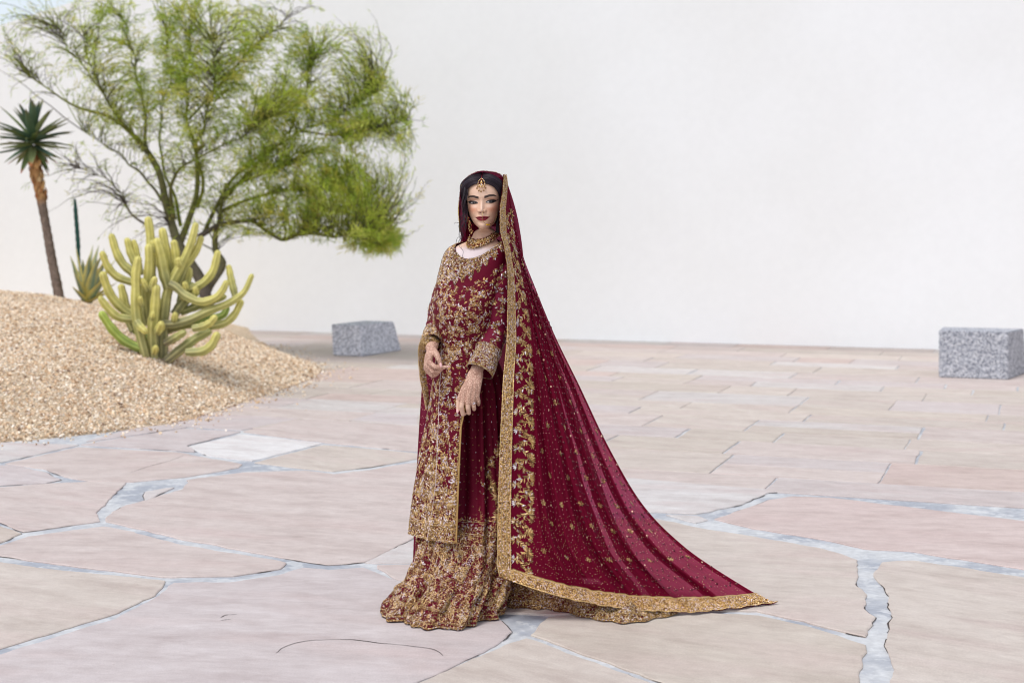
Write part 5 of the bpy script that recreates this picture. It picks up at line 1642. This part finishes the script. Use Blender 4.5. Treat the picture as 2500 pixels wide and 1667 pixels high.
# scalloped vine beside the front border
E = Emb(VS)
lenI = np.concatenate([[0], np.cumsum(np.linalg.norm(np.diff(VG[:, 0], axis=0), axis=1))])
row_at = lambda m: float(np.interp(m, lenI, np.arange(len(tv))))
def col_at(i, m):
    k = int(np.clip(round(i), 0, len(tv) - 1)); c = np.concatenate([[0], np.cumsum(np.linalg.norm(np.diff(VG[k], axis=0), axis=1))])
    return float(np.interp(m, c, np.arange(ncol))), c[-1]
lam = .066
for m in np.arange(.14, lenI[kb] - .01, .0045):
    i = row_at(m); ph = 2 * math.pi * m / lam; x = BW + .040 + .020 * math.sin(ph)
    j, tot = col_at(i, x)
    if x > tot - .004: continue
    sl_ = math.atan2(1, .020 * 2 * math.pi / lam * math.cos(ph))
    E.put(i, j, sl_, .0080, .0045, E.gold(.04) * 1.1, .0016)
    for sd in (-1, 1):
        if rng.random() < .62:
            a = sl_ + sd * rng.uniform(.5, .95); E.off(i, j, .0085 * math.cos(a), .0085 * math.sin(a), a, rng.uniform(.014, .021), .0065, E.gold(.05) * 1.15, .0018)
for k, m in enumerate(np.arange(.14, lenI[kb] - .02, lam)):
    i = row_at(m + lam * .25)
    j, tot = col_at(i, BW + .062)
    if tot > BW + .075:
        E.fan(i, j, -.3, .025, 7, 2.1, .05); E.flower(*VS.step(i, j, .012, -.014), .012, 6, .1)
    i = row_at(m + lam * .55); j, tot = col_at(i, BW + .073)
    if tot > BW + .09: E.flower(i, j, .011, 6, .05); E.off(i, j, -.012, -.006, .5, .016, .003, E.gold(0))
    i = row_at(m + lam * .75); j, tot = col_at(i, BW + .012)
    if tot > BW + .03: E.fan(i, j, 3.3, .018, 6, 2.5, .6); E.fan(i, VS.step(i, j, .004, .01)[1], .2, .015, 5, 1.8, .2)
# sequins over the field of the veil
RUST = np.array(srgb(206, 150, 140))
row_m = np.arange(.10, lenI[kb] - .012, .0215)
for r_, m in enumerate(row_m):
    i = row_at(m); _, tot = col_at(i, 0); x0 = BW + .088
    for q_, x in enumerate(np.arange(x0 + (.011 if r_ % 2 else 0), tot - .006, .0215)):
        j, _ = col_at(i, x + rng.normal(0, .0035))
        i2 = i + rng.normal(0, .45)
        if x > tot * .45 and rng.random() < .8:
            E.off(i2, j, .003, .003, rng.uniform(0, 3), .0115, .0095, np.array((.075, .0015, .013)), .0006)  # dark dot: the sequin's shadow laid in as a stitch
        E.put(i2, j, rng.uniform(0, 3), rng.uniform(.0034, .0052), .0042, RUST * rng.uniform(.75, 1.25), .0015)
for m in np.arange(.16, lenI[kb] - .01, .011):
    i = row_at(m); j, tot = col_at(i, BW + rng.uniform(.006, .075))
    if tot > BW + .085: E.fan(i, j, rng.uniform(0, 6.28), rng.uniform(.009, .015), 5, 2.2, .15)
for k in range(900):
    i = rng.uniform(kb - 26, kb - .5); _, tot = col_at(i, 0); j, _ = col_at(i, rng.uniform(BW + .02, tot)); E.put(i, j, rng.uniform(0, 3), .0036, .003, GOLDS[rng.integers(0, 5)] * .9, .0014)
for k, m in enumerate(np.arange(.16, lenI[kb] - .03, .088)):
    i = row_at(m); _, tot = col_at(i, 0)
    for q_, x in enumerate(np.arange(BW + .125 + (.055 if k % 2 else 0), tot - .03, .118)):
        j, _ = col_at(i, x)
        E.flower(i + rng.normal(0, .6), j, .0125, 6, 0, 1)
        if rng.random() < .55:
            i3, j3 = VS.step(i, j, .045 + rng.normal(0, .008), .03 + rng.normal(0, .01)); E.put(i3, j3, 0, .0085, .0085, np.array(srgb(228, 190, 160)), .002); E.put(i3, j3, .8, .0085, .0085, np.array(srgb(228, 190, 160)), .002)
E.build('sequins', veil)

# hood over the hair
HE = [(1063, 556, .03), (1056, 520, .005), (1054.5, 480, -.012), (1056, 448, -.022), (1063, 420, -.030), (1080, 402, -.034), (1107, 393, -.036), (1135, 396, -.034), (1151, 403, -.028), (1159, 416, -.026), (1160, 445, -.03), (1160, 480, -.03), (1163, 520, -.02)]
he = curve([W(*p) for p in HE], 90)
HC = W(1109, 462, .03)
nb_ = 26
HG = np.zeros((nb_, 90, 3))
for k in range(nb_):
    be = k / (nb_ - 1) * math.pi / 2
    P = he.copy(); vx = P - HC
    P[:, 0] = HC[0] + vx[:, 0] * math.cos(be) ** .75
    up_ = np.maximum(vx[:, 2], 0); P[:, 2] = HC[2] + np.where(vx[:, 2] > 0, up_ * math.cos(be) ** .7, vx[:, 2])
    P[:, 1] = P[:, 1] + .165 * math.sin(be)
    P += .002 * math.sin(k * .9) * np.sin(np.arange(90) * .25)[:, None] * np.array([1, 0, .6])
    HG[k] = P
hood = mesh_np('veil_hood', HG.reshape(-1, 3), gridF(nb_, 90), M_veilback, veil)
hs = Surf(HG)
if hs.N[6, 45][2] < 0: hs = Surf(HG, flip=True)
E = Emb(hs)
E.scatter(420, 0, 5, 6, 34, (.006, .010), .5, .15); E.scatter(380, 1, 5, 34, 66, (.005, .008), .5, .15)
E.scatter(300, 0, 4, 8, 22, (.006, .009), .55, 0, pal_=np.array([srgb(226, 190, 80), srgb(206, 168, 80)]))
for j in np.arange(2, 70, .5): E.put(.3, j, 1.57, .004, .003, np.array(srgb(150, 30, 60)), .001)
E.build('hood_stitching', veil)

# back layer of the veil, falling behind her
BT = [(0, 1108, 412, .15, 1160, 406, .05), (.07, 1074, 480, .125, 1174, 478, .08), (.17, 1052, 580, .145, 1199, 600, .12), (.3, 1012, 700, .155, 1226, 700, .14), (.43, 978, 800, .155, 1244, 806, .15), (.6, 966, 930, .165, 1258, 950, .16), (.75, 957, 1080, .185, 1305, 1100, .16), (.9, 951, 1220, .205, 1370, 1230, .16), (1, 948, 1304, .225, 1440, 1332, .15)]
tk = np.linspace(0, 1, 90)
bp = pch_rows(tk, [r[0] for r in BT], np.array([r[1:] for r in BT]))
s = np.linspace(0, 1, 120)
BG_ = np.zeros((90, 120, 3))
for k in range(90):
    xl, yl, dl_, xr, yr, dr_ = bp[k]; A = .004 + .016 * tk[k]
    fo = A * (np.sin(2 * np.pi * 9 * s + 1) * .6 + np.sin(2 * np.pi * 15 * s + 2 * tk[k]) * .4)
    xw = 9 * tk[k] * np.sin(s * 6.28 * 3 + tk[k] * 9) + 10 * np.sin(tk[k] * 17)
    BG_[k] = np.array([W(x, y_, d_) for x, y_, d_ in zip(xl + (xr - xl) * s + xw * s, yl + (yr - yl) * s, dl_ + (dr_ - dl_) * s + fo)])
BG_[..., 2] = np.maximum(BG_[..., 2], .006)
mesh_np('veil_back_layer', BG_.reshape(-1, 3), gridF(90, 120), M_veilback, veil)
bs = Surf(BG_)
if bs.N[50, 60][1] > 0: bs = Surf(BG_, flip=True)
E = Emb(bs)
for i in np.arange(24, 89, 1.6):
    for j in np.arange(0, 16, 1.4): E.put(i + rng.normal(0, .2), j, 0, .0045, .004, RUST * rng.uniform(.8, 1.2), .002)
for i in np.arange(20, 89, .35): E.put(i, .3, 1.57, .005, .004, np.array(srgb(150, 60, 70)), .002)
E.build('back_sequins', veil)
def pleat(sa, sbb, t0, t1, amp, ph, dep):
    r0, r1 = int(np.argmin(np.abs(tv - t0))), int(np.argmin(np.abs(tv - t1)))
    m = 26; Gp_ = np.zeros((r1 - r0, m, 3))
    for n_, k in enumerate(range(r0, r1)):
        f = n_ / max(1, r1 - r0 - 1)
        a_ = sa[0] + (sa[1] - sa[0]) * f + amp * math.sin(f * 9 + ph) + .3 * amp * math.sin(f * 31 + ph); b2 = sbb[0] + (sbb[1] - sbb[0]) * f + amp * math.sin(f * 7 + ph + 2) + .3 * amp * math.sin(f * 37 + ph)
        ss_ = np.clip(np.linspace(a_, b2, m), SV_[k, 1], .999)
        for c in range(3): Gp_[n_, :, c] = np.interp(ss_, SV_[k], VG[k, :, c])
        Gp_[n_, :, 1] += dep * np.sin(np.linspace(0, math.pi, m)) * (.4 + .6 * f) + .004
        Gp_[n_, :, 2] = np.maximum(Gp_[n_, :, 2], .003)
    mesh_np('veil_pleat', Gp_.reshape(-1, 3), gridF(r1 - r0, m), M_veilback, veil)


pleat((.50, .40), (.86, .52), .18, 1.0, .014, .0, .035)
pleat((.80, .60), (.93, .68), .22, .97, .012, 1.7, .03)
pleat((.88, .80), (.97, .845), .30, .97, .008, 4.0, .02)
pleat((.975, .975), (.999, .999), .10, .97, .003, 2.0, .01)
pleat((.30, .22), (.44, .30), .45, 1.0, .010, 3.0, .03)

# gold end of the veil caught round her right wrist
pe = [W(1006, 772, -.05), W(990, 774, -.105), W(973, 784, -.115), W(966, 800, -.09), W(966, 830, -.05), W(969, 868, -.01), W(976, 905, .02), W(981, 940, .04)]
pe = curve(pe, 60); EG = np.zeros((60, 9, 3))
wd = pchip(np.linspace(0, 1, 60), [0, .15, .4, .7, 1], [.040, .040, .030, .026, .012])
for k in range(60):
    hv = np.array([.55, -.25, -.55]) if k < 20 else np.array([.85, -.25, -.2])
    hv = hv / np.linalg.norm(hv); c = np.linspace(-.25, .75, 9)
    EG[k] = pe[k] + hv * (wd[k] * c)[:, None] + np.array([0, -.008, 0]) * np.sin(np.linspace(0, 3.14, 9))[:, None]
mesh_np('wrist_border', EG.reshape(-1, 3), gridF(60, 9), M_goldcloth, veil)
es = Surf(EG)
if es.N[30, 4][1] > 0: es = Surf(EG, flip=True)
E = Emb(es); E.scatter(1500, 0, 59, 0, 8, (.006, .010), .5, .1); 
for i in np.arange(0, 59, .7): E.put(i, .2, 1.57, .006, .005, GOLDS[3], .003)
E.build('border_stitching', veil)

# ---- jewellery
RUBY = np.array(srgb(110, 20, 34))
def jw(bag, p, r, col, flat=1.0):
    V, F = ellipsoid(p, (r, r * flat, r), 8, 6); bag.add(V, F, col)
def onhead(X, Y, lift=.004):
    """point just in front of the face under a picture position"""
    p = W(X, Y, -.07)
    d = np.hypot(HVs[:, 0] - p[0], HVs[:, 2] - p[2])
    return np.array([p[0], HVs[np.argmin(d), 1] - lift, p[2]])
HVs = HV[VV[:, 0] > -80][:, 30:-30].reshape(-1, 3)
jb = Bag()
zx = lambda x, y: ((1100 + x / 11.2) / K, (430 + y / 11.2) / K)   # positions in the enlargement of the face
cord = [onhead(*zx(x, y), .013) for x, y in [(862, -95), (855, -30), (848, 20), (845, 60)]]
add_tube(jb, curve(cord, 12), .0016, 6, np.array(srgb(150, 30, 70)))
for k in range(17):
    a = k / 17 * 6.283; x = 845 + 112 * math.sin(a) * (1 - .35 * (1 - math.cos(a)) / 2 * (math.cos(a) > -2)); y = 190 - 118 * math.cos(a)
    x = 845 + 112 * math.sin(a) * (.62 + .38 * (1 - math.cos(a)) / 2); jw(jb, onhead(*zx(x, y), .011), .0028, np.array(srgb(232, 200, 170)) if k % 2 else GOLDS[1])
for x, y, r, c in [(845, 190, .0058, GOLDS[1]), (845, 110, .0030, RUBY), (805, 190, .0032, RUBY), (882, 190, .0032, RUBY), (845, 235, .0030, SILV[1]), (835, 285, .0038, GOLDS[3]), (800, 250, .003, GOLDS[3]), (880, 250, .003, GOLDS[3]), (845, 150, .004, GOLDS[3])]:
    jw(jb, onhead(*zx(x, y), .0125), r, c, .5)
for x, y in [(725, 335), (775, 400), (838, 425), (905, 395), (955, 330), (750, 285), (925, 285)]:
    p = onhead(*zx(x, y), .0115)
    aa = np.linspace(0, 6.283, 14); add_tube(jb, p + np.stack([.0030 * np.cos(aa), 0 * aa, .0030 * np.sin(aa)], -1), .0010, 5, GOLDS[1], cap=False); jw(jb, p, .0016, RUBY)
jb.build('forehead_pendant', M_gold, person)
# nose ring with chain and small gold drop
jb = Bag()
nr = [onhead(*zx(915, 930), .003), onhead(*zx(880, 1000), .010), onhead(*zx(868, 1080), .016), onhead(*zx(868, 1150), .016), onhead(*zx(885, 1210), .012), onhead(*zx(930, 1280), .010), onhead(*zx(1020, 1325), .010), onhead(*zx(1120, 1300), .010), onhead(*zx(1200, 1230), .010), onhead(*zx(1245, 1130), .010), onhead(*zx(1255, 1010), .008)]
add_tube(jb, curve(nr, 60), .0008, 5, GOLDS[3])
for x in (995, 1025, 1055): jw(jb, onhead(*zx(x, 1328), .012), .0030, np.array(srgb(232, 184, 40)))
jb.build('nose_ring', M_gold, person)
# choker of beads round the neck
HVn = HV[(VV[:, 0] > -140) & (VV[:, 0] < -4)].reshape(-1, 3); HVn = HVn[HVn[:, 1] < .03]
jb = Bag()
nx = lambda x, y: ((1041 + x / 8.25) / K, (425 + y / 8.25) / K)
up_c = curve([nx(*p) for p in [(870, 1235), (915, 1300), (1030, 1318), (1180, 1290), (1330, 1205), (1460, 1110)]], 60)
lo_c = curve([nx(*p) for p in [(800, 1400), (835, 1475), (930, 1495), (1090, 1450), (1290, 1365), (1490, 1225)]], 60)
for row in range(8):
    f = row / 7; n_ = 44 if row < 6 else 34
    for k in range(n_):
        q_ = (k + .5 * (row % 2)) / n_ * 58; i_ = int(q_); fr_ = q_ - i_
        A_ = up_c[i_] * (1 - fr_) + up_c[i_ + 1] * fr_; B_ = lo_c[i_] * (1 - fr_) + lo_c[i_ + 1] * fr_
        X, Y = A_ * (1 - f) + B_ * f
        p = W(X, Y, -.03); d_ = np.hypot(HVn[:, 0] - p[0], HVn[:, 2] - p[2])
        y_ = HVn[np.argmin(d_), 1] - .005 - .004 * f
        p = W(X, Y, y_)
        col = RUBY if (row in (0, 5) and k % 2) else (SILV[3] if rng.random() < .22 else GOLDS[rng.integers(0, 5)])
        jw(jb, p + rng.normal(0, .0006, 3), (.0026, .0033, .0030, .0036, .0030, .0036, .0030, .0026)[row], col)
jb.build('necklace', M_gold, person)
jb = Bag()
for k, (X, Y) in enumerate(zip(np.linspace(1074, 1083, 14), np.linspace(499, 534, 14))):
    for e in range(5):
        jw(jb, W(X + rng.normal(0, 1.9), Y + rng.normal(0, 1), -.035 + rng.normal(0, .004)), rng.uniform(.002, .0034), GOLDS[rng.integers(0, 4)] if e < 4 else RUBY)
jb.build('earring', M_gold, person)
# ring on her left hand
jb = Bag()
rp = H(1088, 926, -.197); aa = np.linspace(0, 6.283, 18)
add_tube(jb, H(1088, 926, -.186) + np.stack([.0105 * np.cos(aa), .0105 * np.sin(aa), .001 * np.cos(aa)], -1), .0013, 6, SILV[1], cap=False)
for k in range(6): jw(jb, rp + np.array([.0028 * math.cos(k * 1.05), 0, .0028 * math.sin(k * 1.05)]), .002, SILV[k % 4])
jb.build('finger_ring', M_gold, person)
print('done')
